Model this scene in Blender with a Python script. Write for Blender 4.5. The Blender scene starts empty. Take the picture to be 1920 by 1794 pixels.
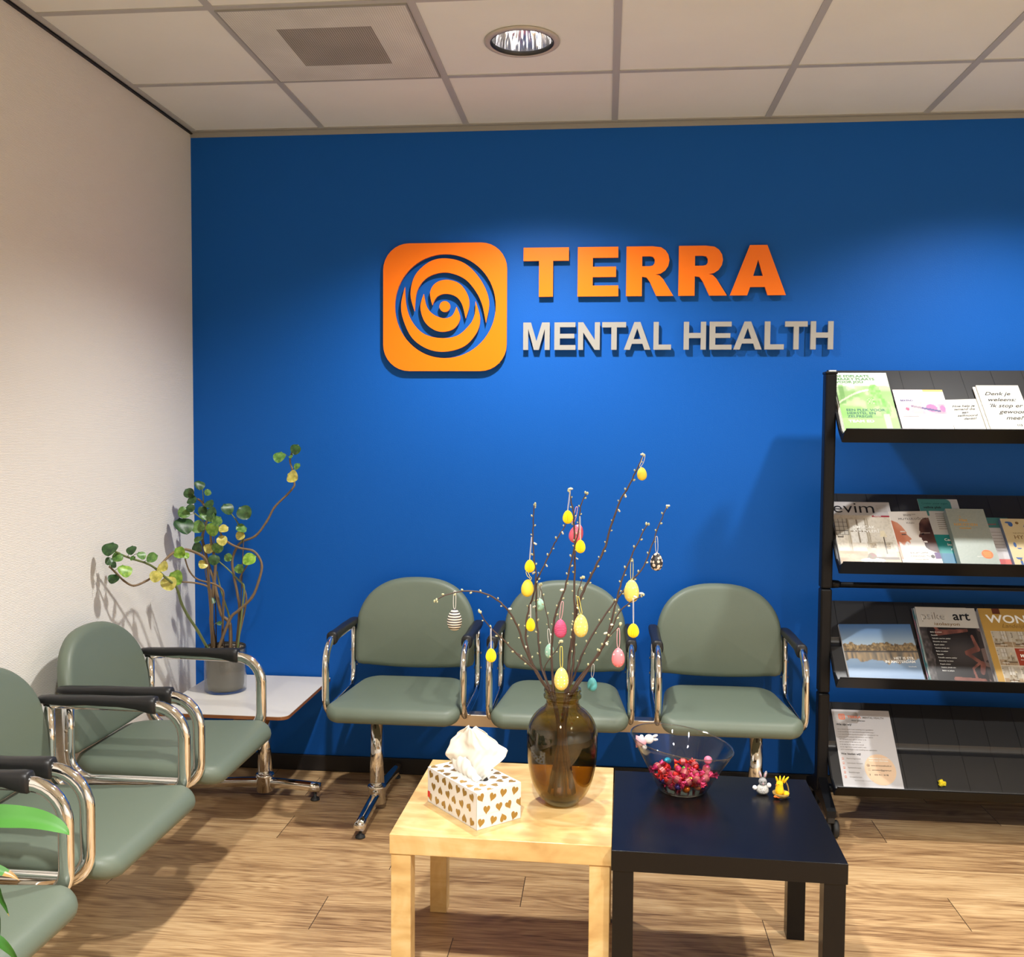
import bpy, math, random
from mathutils import Vector, Matrix
PI = math.pi
R = math.radians
SC = bpy.context.scene
COL = SC.collection

# ------------------------------------------------------------------ camera
def make_camera():
    f_px, pos, yaw, pitch, roll = 1800.26, (1.7472, -3.9444, 1.4525), 0.0967, -0.0491, 0.0064
    f0 = Vector((-math.sin(yaw), math.cos(yaw), 0)); r0 = Vector((math.cos(yaw), math.sin(yaw), 0)); u0 = Vector((0, 0, 1))
    f = f0*math.cos(pitch) + u0*math.sin(pitch); u = u0*math.cos(pitch) - f0*math.sin(pitch)
    r = r0*math.cos(roll) + u*math.sin(roll); u = -r0*math.sin(roll) + u*math.cos(roll)
    cd = bpy.data.cameras.new('camera'); co = bpy.data.objects.new('camera', cd); COL.objects.link(co)
    m = Matrix(((r.x, u.x, -f.x, pos[0]), (r.y, u.y, -f.y, pos[1]), (r.z, u.z, -f.z, pos[2]), (0, 0, 0, 1)))
    co.matrix_world = m
    cd.sensor_fit = 'HORIZONTAL'; cd.sensor_width = 36; cd.lens = f_px/1920*36
    cd.clip_start = 0.02; cd.clip_end = 50
    SC.camera = co
make_camera()

# ------------------------------------------------------------------ world, exposure, lamps
w = bpy.data.worlds.new('world'); SC.world = w; w.use_nodes = True
w.node_tree.nodes['Background'].inputs[0].default_value = (0.02, 0.02, 0.02, 1)
w.node_tree.nodes['Background'].inputs[1].default_value = 1.0
SC.view_settings.view_transform = 'Standard'
SC.view_settings.look = 'None'
SC.view_settings.gamma = 1.0
SC.view_settings.use_curve_mapping = False
SC.view_settings.exposure = 0.06

H = 2.697                       # ceiling height
# recessed ceiling downlights, the last two unseen and added as fill: (x, y, watts)
LAMPS = [(1.468, -0.826, 170), (3.21, -0.826, 115),
         (1.468, -3.244, 320), (3.27, -3.244, 310), (4.47, -5.04, 430)]
def downlamp(x, y, watts):
    l = bpy.data.lights.new('downlight_lamp', 'SPOT')
    l.energy = watts; l.spot_size = R(134); l.spot_blend = 0.75; l.shadow_soft_size = 0.045
    l.color = (1.0, 0.985, 0.95)
    o = bpy.data.objects.new('downlight_lamp', l); COL.objects.link(o); o.location = (x, y, H - 0.012)
for a in LAMPS: downlamp(*a)

# ------------------------------------------------------------------ materials
def s2l(c):
    return tuple((x/12.92 if x <= 0.04045 else ((x+0.055)/1.055)**2.4) for x in c)
def hexc(r, g, b): return s2l((r/255, g/255, b/255))
MATS = {}
def mat(name, color=(0.5, 0.5, 0.5), rough=0.5, metal=0.0, bump=None, spec=0.5, emit=None, coat=0, attr=None, alpha=None, sheen=0):
    if name in MATS: return MATS[name]
    m = bpy.data.materials.new(name); m.use_nodes = True
    nt = m.node_tree; b = nt.nodes['Principled BSDF']
    b.inputs['Base Color'].default_value = (*color, 1); b.inputs['Roughness'].default_value = rough
    b.inputs['Metallic'].default_value = metal; b.inputs['Specular IOR Level'].default_value = spec
    if coat: b.inputs['Coat Weight'].default_value = coat; b.inputs['Coat Roughness'].default_value = 0.08
    if sheen: b.inputs['Sheen Weight'].default_value = sheen
    if emit: b.inputs['Emission Color'].default_value = (*emit[0], 1); b.inputs['Emission Strength'].default_value = emit[1]
    if attr:
        a = nt.nodes.new('ShaderNodeAttribute'); a.attribute_name = attr
        mm = nt.nodes.new('ShaderNodeMixRGB'); mm.blend_type = 'MULTIPLY'; mm.inputs[0].default_value = 1; mm.inputs[2].default_value = (*color, 1)
        nt.links.new(a.outputs['Color'], mm.inputs[1]); nt.links.new(mm.outputs[0], b.inputs['Base Color'])
    if bump:
        sc, st, dist = bump
        t = nt.nodes.new('ShaderNodeTexCoord'); n = nt.nodes.new('ShaderNodeTexNoise'); bp = nt.nodes.new('ShaderNodeBump')
        n.inputs['Scale'].default_value = sc; n.inputs['Detail'].default_value = 3
        bp.inputs['Strength'].default_value = st; bp.inputs['Distance'].default_value = dist
        nt.links.new(t.outputs['Object'], n.inputs['Vector']); nt.links.new(n.outputs['Fac'], bp.inputs['Height']); nt.links.new(bp.outputs['Normal'], b.inputs['Normal'])
    MATS[name] = m
    return m
def N(nt, typ, **kw):
    n = nt.nodes.new(typ)
    for k, v in kw.items():
        if k in n.inputs: n.inputs[k].default_value = v
        else: setattr(n, k, v)
    return n
def ramp(nt, stops, src, interp='LINEAR'):
    n = nt.nodes.new('ShaderNodeValToRGB'); n.color_ramp.interpolation = interp
    e = n.color_ramp.elements
    while len(e) < len(stops): e.new(0.5)
    for i, (p, c) in enumerate(stops): e[i].position = p; e[i].color = (*c, 1)
    nt.links.new(src, n.inputs['Fac']); return n
def math_(nt, op, a, b=None):
    n = nt.nodes.new('ShaderNodeMath'); n.operation = op
    for i, v in enumerate((a, b)):
        if v is None: continue
        if isinstance(v, (int, float)): n.inputs[i].default_value = v
        else: nt.links.new(v, n.inputs[i])
    return n.outputs[0]
def coords(nt, scale=(1, 1, 1), kind='Object', rot=(0, 0, 0)):
    t = nt.nodes.new('ShaderNodeTexCoord'); m = nt.nodes.new('ShaderNodeMapping')
    m.inputs['Scale'].default_value = scale; m.inputs['Rotation'].default_value = rot
    nt.links.new(t.outputs[kind], m.inputs['Vector']); return m.outputs['Vector']
def add_bump(nt, src, strength, dist):
    b = nt.nodes['Principled BSDF']; bp = nt.nodes.new('ShaderNodeBump')
    bp.inputs['Strength'].default_value = strength; bp.inputs['Distance'].default_value = dist
    nt.links.new(src, bp.inputs['Height']); nt.links.new(bp.outputs['Normal'], b.inputs['Normal'])
def glass(name, tint, rough=0.02, refl=1.0):
    if name in MATS: return MATS[name]
    m = bpy.data.materials.new(name); m.use_nodes = True; nt = m.node_tree; nt.nodes.clear()
    o = nt.nodes.new('ShaderNodeOutputMaterial'); mx = nt.nodes.new('ShaderNodeMixShader')
    tr = nt.nodes.new('ShaderNodeBsdfTransparent'); tr.inputs[0].default_value = (*tint, 1)
    gl = nt.nodes.new('ShaderNodeBsdfGlossy'); gl.inputs['Roughness'].default_value = rough
    fr = nt.nodes.new('ShaderNodeLayerWeight'); fr.inputs['Blend'].default_value = 0.5
    f = math_(nt, 'ADD', 0.035, math_(nt, 'MULTIPLY', math_(nt, 'POWER', fr.outputs['Facing'], 4.5), 0.75))
    f = math_(nt, 'MULTIPLY', f, refl)
    nt.links.new(f, mx.inputs[0]); nt.links.new(tr.outputs[0], mx.inputs[1]); nt.links.new(gl.outputs[0], mx.inputs[2])
    nt.links.new(mx.outputs[0], o.inputs['Surface'])
    MATS[name] = m; return m

# room surfaces
m = mat('blue_wall_paint', (0.0055, 0.100, 0.44), 0.5, spec=0.16)
v = coords(m.node_tree, (1, 1, 1)); n = N(m.node_tree, 'ShaderNodeTexNoise', Scale=260.0, Detail=2.0)
m.node_tree.links.new(v, n.inputs['Vector']); add_bump(m.node_tree, n.outputs['Fac'], 0.25, 0.0012)
m = mat('white_ribbed_wallpaper', (0.80, 0.775, 0.72), 0.75)
nt = m.node_tree; v = coords(nt, (1, 1, 1), rot=(R(1), 0, 0))
wv = N(nt, 'ShaderNodeTexWave', Scale=66.0, Distortion=3.0, Detail=2.0); wv.inputs['Detail Scale'].default_value = 1.6
wv.bands_direction = 'Z'; nt.links.new(v, wv.inputs['Vector']); add_bump(nt, wv.outputs['Fac'], 0.30, 0.002)
mat('plain_wall', (0.84, 0.84, 0.81), 0.8)
m = mat('ceiling_tile', (0.66, 0.62, 0.56), 0.85); nt = m.node_tree
n = N(nt, 'ShaderNodeTexNoise', Scale=3.0, Detail=4.0); nt.links.new(coords(nt), n.inputs['Vector'])
nt.links.new(ramp(nt, [(0.3, (0.80, 0.83, 0.785)), (0.7, (0.84, 0.87, 0.825))], n.outputs['Fac']).outputs[0], nt.nodes['Principled BSDF'].inputs['Base Color'])
mat('ceiling_grid', (0.46, 0.47, 0.46), 0.5)
mat('edge_trim_metal', (0.33, 0.33, 0.31), 0.45)
mat('shadow_gap_black', (0.008, 0.008, 0.010), 0.6)
mat('baseboard_black', (0.010, 0.009, 0.010), 0.5)

def floor_material():
    m = mat('oak_plank_floor', (0.5, 0.35, 0.2), 0.38, spec=0.4); nt = m.node_tree; L = nt.links
    b = nt.nodes['Principled BSDF']
    uv = nt.nodes.new('ShaderNodeUVMap'); uv.uv_map = 'grain'
    mp = nt.nodes.new('ShaderNodeMapping'); mp.inputs['Scale'].default_value = (0.9, 10.0, 1); L.new(uv.outputs[0], mp.inputs[0])
    n1 = N(nt, 'ShaderNodeTexNoise', Scale=1.6, Detail=6.0, Distortion=0.8); n1.inputs['Roughness'].default_value = 0.6; L.new(mp.outputs[0], n1.inputs['Vector'])
    mp2 = nt.nodes.new('ShaderNodeMapping'); mp2.inputs['Scale'].default_value = (3.2, 85.0, 1); L.new(uv.outputs[0], mp2.inputs[0])
    n2 = N(nt, 'ShaderNodeTexNoise', Scale=2.0, Detail=5.0, Distortion=1.2); L.new(mp2.outputs[0], n2.inputs['Vector'])
    mp3 = nt.nodes.new('ShaderNodeMapping'); mp3.inputs['Scale'].default_value = (0.9, 5.5, 1); L.new(uv.outputs[0], mp3.inputs[0])
    n3 = N(nt, 'ShaderNodeTexNoise', Scale=1.3, Detail=1.5, Distortion=0.3); L.new(mp3.outputs[0], n3.inputs['Vector'])
    rings = math_(nt, 'SINE', math_(nt, 'MULTIPLY', n3.outputs['Fac'], 120.0))
    rings = math_(nt, 'MULTIPLY', math_(nt, 'ADD', rings, 1.0), 0.5)
    f = math_(nt, 'ADD', math_(nt, 'MULTIPLY', n1.outputs['Fac'], 0.50), math_(nt, 'MULTIPLY', n2.outputs['Fac'], 0.46))
    f = math_(nt, 'ADD', f, math_(nt, 'MULTIPLY', rings, 0.06))
    pk = nt.nodes.new('ShaderNodeAttribute'); pk.attribute_name = 'plank'
    f = math_(nt, 'ADD', f, math_(nt, 'MULTIPLY', math_(nt, 'SUBTRACT', pk.outputs['Fac'], 0.5), 0.07))
    rp = ramp(nt, [(0.37, hexc(122, 90, 60)), (0.46, hexc(162, 128, 89)), (0.55, hexc(190, 156, 112)), (0.68, hexc(210, 180, 136))], f)
    uv2 = nt.nodes.new('ShaderNodeUVMap'); uv2.uv_map = 'cell'; sp = nt.nodes.new('ShaderNodeSeparateXYZ'); L.new(uv2.outputs[0], sp.inputs[0])
    def edge(o, wdt):
        d = math_(nt, 'MINIMUM', o, math_(nt, 'SUBTRACT', 1.0, o)); return math_(nt, 'LESS_THAN', d, wdt)
    e = math_(nt, 'MAXIMUM', edge(sp.outputs[0], 0.0010), math_(nt, 'MULTIPLY', edge(sp.outputs[1], 0.0045), 0.35))
    mx = nt.nodes.new('ShaderNodeMixRGB'); mx.inputs[2].default_value = (0.07, 0.04, 0.02, 1)
    L.new(e, mx.inputs[0]); L.new(rp.outputs[0], mx.inputs[1]); L.new(mx.outputs[0], b.inputs['Base Color'])
    add_bump(nt, n2.outputs['Fac'], 0.12, 0.002)
floor_material()

# furniture
mat('chrome', (0.80, 0.80, 0.79), 0.06, 1.0)
mat('brushed_steel', (0.60, 0.54, 0.46), 0.28, 1.0)
m = mat('sage_vinyl', (0.122, 0.152, 0.113), 0.47, bump=(420, 0.25, 0.0006), spec=0.45)
mat('black_soft_plastic', (0.012, 0.012, 0.013), 0.42, spec=0.4)
mat('white_laminate', (0.66, 0.63, 0.585), 0.35)
mat('plywood_edge', hexc(128, 78, 40), 0.5)
mat('rubber_black', (0.015, 0.015, 0.015), 0.6)
def birch():
    m = mat('birch_veneer', hexc(226, 190, 120), 0.33, spec=0.45); nt = m.node_tree
    v = coords(nt, (1.2, 5, 5)); n = N(nt, 'ShaderNodeTexNoise', Scale=3.2, Detail=5.0, Distortion=1.3); nt.links.new(v, n.inputs['Vector'])
    v2 = coords(nt, (3, 3, 3)); n2 = N(nt, 'ShaderNodeTexNoise', Scale=2.4, Detail=3.0, Distortion=2.0); nt.links.new(v2, n2.inputs['Vector'])
    f = math_(nt, 'ADD', math_(nt, 'MULTIPLY', n.outputs['Fac'], 0.5), math_(nt, 'MULTIPLY', n2.outputs['Fac'], 0.5))
    r_ = ramp(nt, [(0.36, hexc(188, 150, 94)), (0.5, hexc(206, 172, 114)), (0.64, hexc(218, 191, 138))], f)
    nt.links.new(r_.outputs[0], nt.nodes['Principled BSDF'].inputs['Base Color'])
birch()
def blackbrown():
    m = mat('black_brown_veneer', (0.0045, 0.0040, 0.0042), 0.26, spec=0.26); nt = m.node_tree
    v = coords(nt, (60, 3.5, 3.5)); n = N(nt, 'ShaderNodeTexNoise', Scale=2.2, Detail=5.0, Distortion=2.5); nt.links.new(v, n.inputs['Vector'])
    add_bump(nt, n.outputs['Fac'], 0.16, 0.0015)
blackbrown()
mat('rack_black_steel', (0.0045, 0.005, 0.0065), 0.38, spec=0.22)
m = mat('rack_shelf_panel', (0.022, 0.022, 0.023), 0.36, spec=0.5); nt = m.node_tree
v = coords(nt); sp = nt.nodes.new('ShaderNodeSeparateXYZ'); nt.links.new(v, sp.inputs[0])
q = math_(nt, 'FRACT', math_(nt, 'DIVIDE', math_(nt, 'ADD', sp.outputs[0], 0.003), 0.11))
g = math_(nt, 'LESS_THAN', q, 0.020)
mx = nt.nodes.new('ShaderNodeMixRGB'); mx.inputs[1].default_value = (0.022, 0.022, 0.023, 1); mx.inputs[2].default_value = (0.003, 0.003, 0.003, 1)
nt.links.new(g, mx.inputs[0]); nt.links.new(mx.outputs[0], nt.nodes['Principled BSDF'].inputs['Base Color'])
add_bump(nt, math_(nt, 'SUBTRACT', 1.0, g), 0.6, 0.002)
mat('sign_orange', hexc(255, 124, 10), 0.30, spec=0.5, bump=(300, 0.08, 0.0005))
mat('sign_grey', (0.34, 0.33, 0.305), 0.35, spec=0.5)
mat('sign_spacer', (0.5, 0.5, 0.5), 0.5)
mat('printed_cover', (0.70, 0.70, 0.70), 0.38, attr='Col')
mat('paper_white', (0.80, 0.78, 0.74), 0.6)
mat('ink_black', (0.012, 0.012, 0.014), 0.4)
def ink(name, r, g, b): return mat('ink_'+name, hexc(r, g, b), 0.45)

# ------------------------------------------------------------------ mesh builder
class MB:
    def __init__(s): s.v = []; s.f = []; s.mi = []; s.sm = []
    def add(s, vs, fs, mi=0, sm=False):
        o = len(s.v); s.v += [tuple(p) for p in vs]
        for f in fs: s.f.append([i+o for i in f]); s.mi.append(mi); s.sm.append(sm)
        return s
    def box(s, x0, x1, y0, y1, z0, z1, mi=0, bev=0.0):
        if bev <= 0:
            vs = [(x, y, z) for x in (x0, x1) for y in (y0, y1) for z in (z0, z1)]
            fs = [(0, 1, 3, 2), (4, 6, 7, 5), (0, 4, 5, 1), (2, 3, 7, 6), (0, 2, 6, 4), (1, 5, 7, 3)]
            return s.add(vs, fs, mi)
        # bevelled box: rounded rect outline stack
        b = bev
        def rr(i, z):
            pts = []
            for cx, cy, a0 in ((x1-b, y1-b, 0), (x0+b, y1-b, 90), (x0+b, y0+b, 180), (x1-b, y0+b, 270)):
                for k in range(3):
                    a = R(a0+45*k); rr_ = b - i
                    pts.append((cx+rr_*math.cos(a), cy+rr_*math.sin(a), z))
            return pts
        rings = [rr(b, z0), rr(b*0.3, z0+b*0.3), rr(0, z0+b), rr(0, z1-b), rr(b*0.3, z1-b*0.3), rr(b, z1)]
        return s.loft(rings, mi, True, caps=True, sm=False)
    def loft(s, rings, mi=0, closed=True, caps=False, sm=True, loop=False):
        n = len(rings[0]); vs = [p for r in rings for p in r]; fs = []
        m_ = len(rings)
        for i in range(m_ if loop else m_-1):
            a = i*n; c = ((i+1) % m_)*n
            for j in range(n if closed else n-1):
                k = (j+1) % n; fs.append((a+j, a+k, c+k, c+j))
        if caps:
            fs.append(tuple(range(n-1, -1, -1))); fs.append(tuple((m_-1)*n+j for j in range(n)))
        return s.add(vs, fs, mi, sm)
    def tube(s, pts, r, seg=10, mi=0, caps=True, ry=None, up=None, loop=False):
        """tube along pts; r number or list; ry second radius (flattened)"""
        pts = [Vector(p) for p in pts]; n = len(pts); rings = []
        prev = None
        for i, p in enumerate(pts):
            if loop: t = pts[(i+1) % n] - pts[i-1]
            else: t = (pts[min(i+1, n-1)] - pts[max(i-1, 0)])
            t = t.normalized() if t.length > 1e-9 else Vector((0, 0, 1))
            if up is not None: a = Vector(up) - t*Vector(up).dot(t); a = a.normalized() if a.length > 1e-6 else t.orthogonal().normalized()
            elif prev is None: a = t.orthogonal().normalized()
            else:
                a = prev - t*prev.dot(t); a = a.normalized() if a.length > 1e-6 else t.orthogonal().normalized()
            prev = a; b = t.cross(a)
            ra = r[i] if isinstance(r, (list, tuple)) else r
            rb = ra if ry is None else (ry[i] if isinstance(ry, (list, tuple)) else ry)
            rings.append([tuple(p + a*(ra*math.cos(2*PI*k/seg)) + b*(rb*math.sin(2*PI*k/seg))) for k in range(seg)])
        return s.loft(rings, mi, True, caps=caps and not loop, loop=loop)
    def lathe(s, prof, c=(0, 0, 0), seg=32, mi=0, caps=False):
        rings = [[(c[0]+r*math.cos(2*PI*k/seg), c[1]+r*math.sin(2*PI*k/seg), c[2]+z) for k in range(seg)] for r, z in prof]
        return s.loft(rings, mi, True, caps=caps)
    def cyl(s, p0, p1, r, seg=16, mi=0, r2=None):
        return s.tube([p0, p1], [r, r if r2 is None else r2], seg, mi)
    def ball(s, c, rx, ry=None, rz=None, seg=14, mi=0):
        ry = rx if ry is None else ry; rz = rx if rz is None else rz
        rings = []
        h = max(4, seg//2)
        for i in range(h+1):
            a = -PI/2 + PI*i/h; cr = max(math.cos(a), 0.02)
            rings.append([(c[0]+rx*cr*math.cos(2*PI*k/seg), c[1]+ry*cr*math.sin(2*PI*k/seg), c[2]+rz*math.sin(a)) for k in range(seg)])
        return s.loft(rings, mi, True, caps=True)
    def prism(s, outline, y0, y1, mi=0, holes=(), plane='xz'):
        """extruded polygon (with holes) in the xz plane between y0 and y1"""
        import bmesh
        bm = bmesh.new(); edges = []
        def P(a, b, d): return (a, d, b) if plane == 'xz' else (a, b, d)
        for lp in [outline]+list(holes):
            vs = [bm.verts.new(P(a, b, y0)) for a, b in lp]
            for i in range(len(vs)): edges.append(bm.edges.new((vs[i], vs[(i+1) % len(vs)])))
        bmesh.ops.triangle_fill(bm, use_beauty=True, use_dissolve=False, edges=edges)
        bm.verts.index_update(); bm.verts.ensure_lookup_table()
        n = len(bm.verts); V1 = [v_.co[:] for v_ in bm.verts]; F1 = [[v_.index for v_ in f.verts] for f in bm.faces]
        D = y1
        V2 = [((x, D, z) if plane == 'xz' else (x, y, D)) for x, y, z in V1]
        fs = []
        # orient: front face (y0) normal towards -y  (or y1 side for xy plane)
        for f in F1:
            a, b, c = (Vector(V1[i]) for i in f[:3]); nn = (b-a).cross(c-a)
            want = -1 if plane == 'xz' else (-1)
            comp = nn.y if plane == 'xz' else nn.z
            g_ = f if comp*want*(1 if y1 > y0 else -1) > 0 else f[::-1]
            fs.append(g_); fs.append([i+n for i in g_[::-1]])
        for e in bm.edges:
            if len(e.link_faces) == 1: fs.append([e.verts[0].index, e.verts[1].index, e.verts[1].index+n, e.verts[0].index+n])
        bm.free()
        return s.add(V1+V2, fs, mi, False)
    def build(s, name, mats, parent=None, loc=None, fixn=True):
        me = bpy.data.meshes.new(name); me.from_pydata(s.v, [], s.f); me.update()
        if not isinstance(mats, (list, tuple)): mats = [mats]
        for m_ in mats: me.materials.append(MATS[m_] if isinstance(m_, str) else m_)
        me.polygons.foreach_set('material_index', s.mi); me.polygons.foreach_set('use_smooth', s.sm)
        if fixn:
            import bmesh
            bm = bmesh.new(); bm.from_mesh(me); bmesh.ops.recalc_face_normals(bm, faces=bm.faces); bm.to_mesh(me); bm.free()
        o = bpy.data.objects.new(name, me); COL.objects.link(o)
        if parent: o.parent = parent
        if loc: o.location = loc
        return o
def tag(o, label=None, cat=None, group=None, kind=None):
    if label: o['label'] = label
    if cat: o['category'] = cat
    if group: o['group'] = group
    if kind: o['kind'] = kind
    return o
def empty(name, loc=(0, 0, 0), rot=(0, 0, 0), label=None, cat=None, group=None, parent=None):
    o = bpy.data.objects.new(name, None); COL.objects.link(o); o.location = loc; o.rotation_euler = rot
    o.empty_display_size = 0.05
    if parent: o.parent = parent
    return tag(o, label, cat, group)
def copy_tree(o, parent=None):
    c = o.copy(); COL.objects.link(c)
    if parent: c.parent = parent
    for ch in list(o.children): copy_tree(ch, c)
    return c
def smooth_pts(pts, n=5, closed=False):
    P = [Vector(p) for p in pts]; out = []; L = len(P)
    for i in range(L if closed else L-1):
        if closed: a, b, c, d = P[i-1], P[i], P[(i+1) % L], P[(i+2) % L]
        else: a, b, c, d = P[max(i-1, 0)], P[i], P[i+1], P[min(i+2, L-1)]
        for k in range(n):
            t = k/n
            out.append(0.5*((2*b)+(-a+c)*t+(2*a-5*b+4*c-d)*t*t+(-a+3*b-3*c+d)*t**3))
    if not closed: out.append(P[-1])
    return out
def text_obj(s, size, parent, loc, mtl, bold=0.0, align='LEFT', shear=0.0, sx=1.0, spacing=1.0, depth=0.0, name='lettering', line=1.0, rotz=0):
    cu = bpy.data.curves.new(name, 'FONT'); cu.body = s; cu.size = size; cu.align_x = align; cu.offset = bold; cu.shear = shear
    cu.space_character = spacing; cu.space_line = line; cu.extrude = depth; cu.resolution_u = 3
    tmp = bpy.data.objects.new(name, cu); COL.objects.link(tmp)
    dg = bpy.context.evaluated_depsgraph_get(); me = bpy.data.meshes.new_from_object(tmp.evaluated_get(dg))
    bpy.data.objects.remove(tmp); bpy.data.curves.remove(cu)
    me.materials.clear(); me.materials.append(MATS[mtl] if isinstance(mtl, str) else mtl)
    o = bpy.data.objects.new(name, me); COL.objects.link(o); o.parent = parent; o.location = loc; o.scale = (sx, 1, 1); o.rotation_euler = (0, 0, rotz)
    return o
# ================================================================== the room
XR, YF = 5.9, -6.2
def struct(mb, name, mats): o = mb.build(name, mats, fixn=True); o['kind'] = 'structure'; return o
struct(MB().box(-0.1, XR, 0, 0.1, 0, H+0.1), 'wall_back', 'blue_wall_paint')
struct(MB().box(-0.1, 0, YF, 0, 0, H+0.1), 'wall_left', 'white_ribbed_wallpaper')
struct(MB().box(XR, XR+0.1, YF, 0.1, 0, H+0.1), 'wall_right', 'plain_wall')
struct(MB().box(-0.1, XR+0.1, YF-0.1, YF, 0, H+0.1), 'wall_front', 'plain_wall')
struct(MB().box(0, XR, -0.012, 0, 0, 0.068, bev=0.003), 'baseboard_back', 'baseboard_black')
struct(MB().box(0, 0.012, YF, -0.012, 0, 0.068, bev=0.003), 'baseboard_left', 'baseboard_black')

def make_floor():
    rnd = random.Random(5)
    known = {(-1.085): 1.503, (-0.685): 0.596, (-1.485): 1.328, (-0.885): 0.95+0.1, (-0.285): 1.9}
    y = 0.115; PL = 1.327; vs = []; fs = []; uvg = []; uvc = []; pk = []
    k = 0
    while y > YF-0.1:
        y1 = y; y0 = y-0.2; st = None
        for kk, xx in known.items():
            if abs(kk-y0) < 0.02: st = xx
        if st is None: st = (0.37+0.531*k) % PL
        x = st - math.ceil((st+0.1)/PL)*PL
        while x < XR+0.1:
            xa, xb = max(x, -0.1), min(x+PL, XR+0.1)
            if xb > xa:
                i = len(vs); vs += [(xa, y0, 0), (xb, y0, 0), (xb, y1, 0), (xa, y1, 0)]; fs.append((i, i+1, i+2, i+3))
                ox, oy = rnd.uniform(0, 40), rnd.uniform(0, 40); p = rnd.random()
                uvg += [(xa+ox, y0+oy), (xb+ox, y0+oy), (xb+ox, y1+oy), (xa+ox, y1+oy)]
                ua, ub = (xa-x)/PL, (xb-x)/PL; uvc += [(ua, 0), (ub, 0), (ub, 1), (ua, 1)]; pk += [p]*4
            x += PL
        y -= 0.2; k += 1
    me = bpy.data.meshes.new('floor'); me.from_pydata(vs, [], fs)
    a = me.uv_layers.new(name='grain'); b = me.uv_layers.new(name='cell')
    for i, (p, q_) in enumerate(zip(uvg, uvc)): a.data[i].uv = p; b.data[i].uv = q_
    at = me.attributes.new('plank', 'FLOAT', 'POINT')
    for i, p in enumerate(pk): at.data[i].value = p
    me.materials.append(MATS['oak_plank_floor'])
    o = bpy.data.objects.new('floor', me); COL.objects.link(o); o['kind'] = 'structure'
make_floor()

# ceiling of 60 cm tiles on a metal grid, one round hole per downlight
TX = [0.028, 0.5703] + [0.5703+0.6*i for i in range(1, 9)] + [XR]
TY = [-0.012, -0.5441] + [-0.5441-0.6*i for i in range(1, 9)] + [YF]
def make_ceiling():
    mb = MB(); ring = 48; rh = 0.101
    for i in range(len(TX)-1):
        for j in range(len(TY)-1):
            x0, x1, y1, y0 = TX[i], TX[i+1], TY[j], TY[j+1]
            hole = [l for l in LAMPS if x0 < l[0] < x1 and y0 < l[1] < y1]
            if not hole:
                mb.add([(x0, y0, H), (x1, y0, H), (x1, y1, H), (x0, y1, H)], [(0, 3, 2, 1)])
            else:
                cx, cy = hole[0][:2]; a_, b_ = [], []
                for k in range(ring):
                    t = 2*PI*k/ring; c, s_ = math.cos(t), math.sin(t)
                    d = min((x1-cx)/c if c > 1e-6 else ((x0-cx)/c if c < -1e-6 else 9), (y1-cy)/s_ if s_ > 1e-6 else ((y0-cy)/s_ if s_ < -1e-6 else 9))
                    a_.append((cx+rh*c, cy+rh*s_, H)); b_.append((cx+d*c, cy+d*s_, H))
                for qx, qy in ((x0, y0), (x1, y0), (x1, y1), (x0, y1)):       # snap nearest fan vertex to the corner
                    kk = min(range(ring), key=lambda q: (b_[q][0]-qx)**2+(b_[q][1]-qy)**2); b_[kk] = (qx, qy, H)
                mb.loft([a_, b_], 0, True, sm=False)
    o = mb.build('ceiling', 'ceiling_tile', fixn=False); o['kind'] = 'structure'
    lid = MB().box(-0.1, XR+0.1, YF-0.1, 0.1, H+0.14, H+0.16); o = lid.build('ceiling_slab', 'shadow_gap_black'); o['kind'] = 'structure'
    g = MB()
    for x in TX[1:-1]: g.box(x-0.012, x+0.012, YF, -0.012, H-0.0035, H+0.002)
    for y in TY[1:-1]: g.box(0.028, XR, y-0.012, y+0.012, H-0.003, H+0.0022)
    struct(g, 'trim_1', 'ceiling_grid')
    struct(MB().box(0.010, 0.034, YF, -0.010, H-0.004, H+0.003).box(0.010, 0.012, YF, -0.01, H-0.004, H+0.03), 'trim_2', 'ceiling_grid')
    struct(MB().box(0.0, 0.010, YF, 0, H-0.010, H+0.02), 'shadow_gap_strip', 'shadow_gap_black')  # black strip standing in for the shade in the gap at the wall top
    struct(MB().box(0.0, XR, -0.024, 0.0, H-0.005, H+0.003).box(0.0, XR, -0.003, 0, H-0.024, H-0.004), 'trim_4', 'edge_trim_metal')
make_ceiling()

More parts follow.
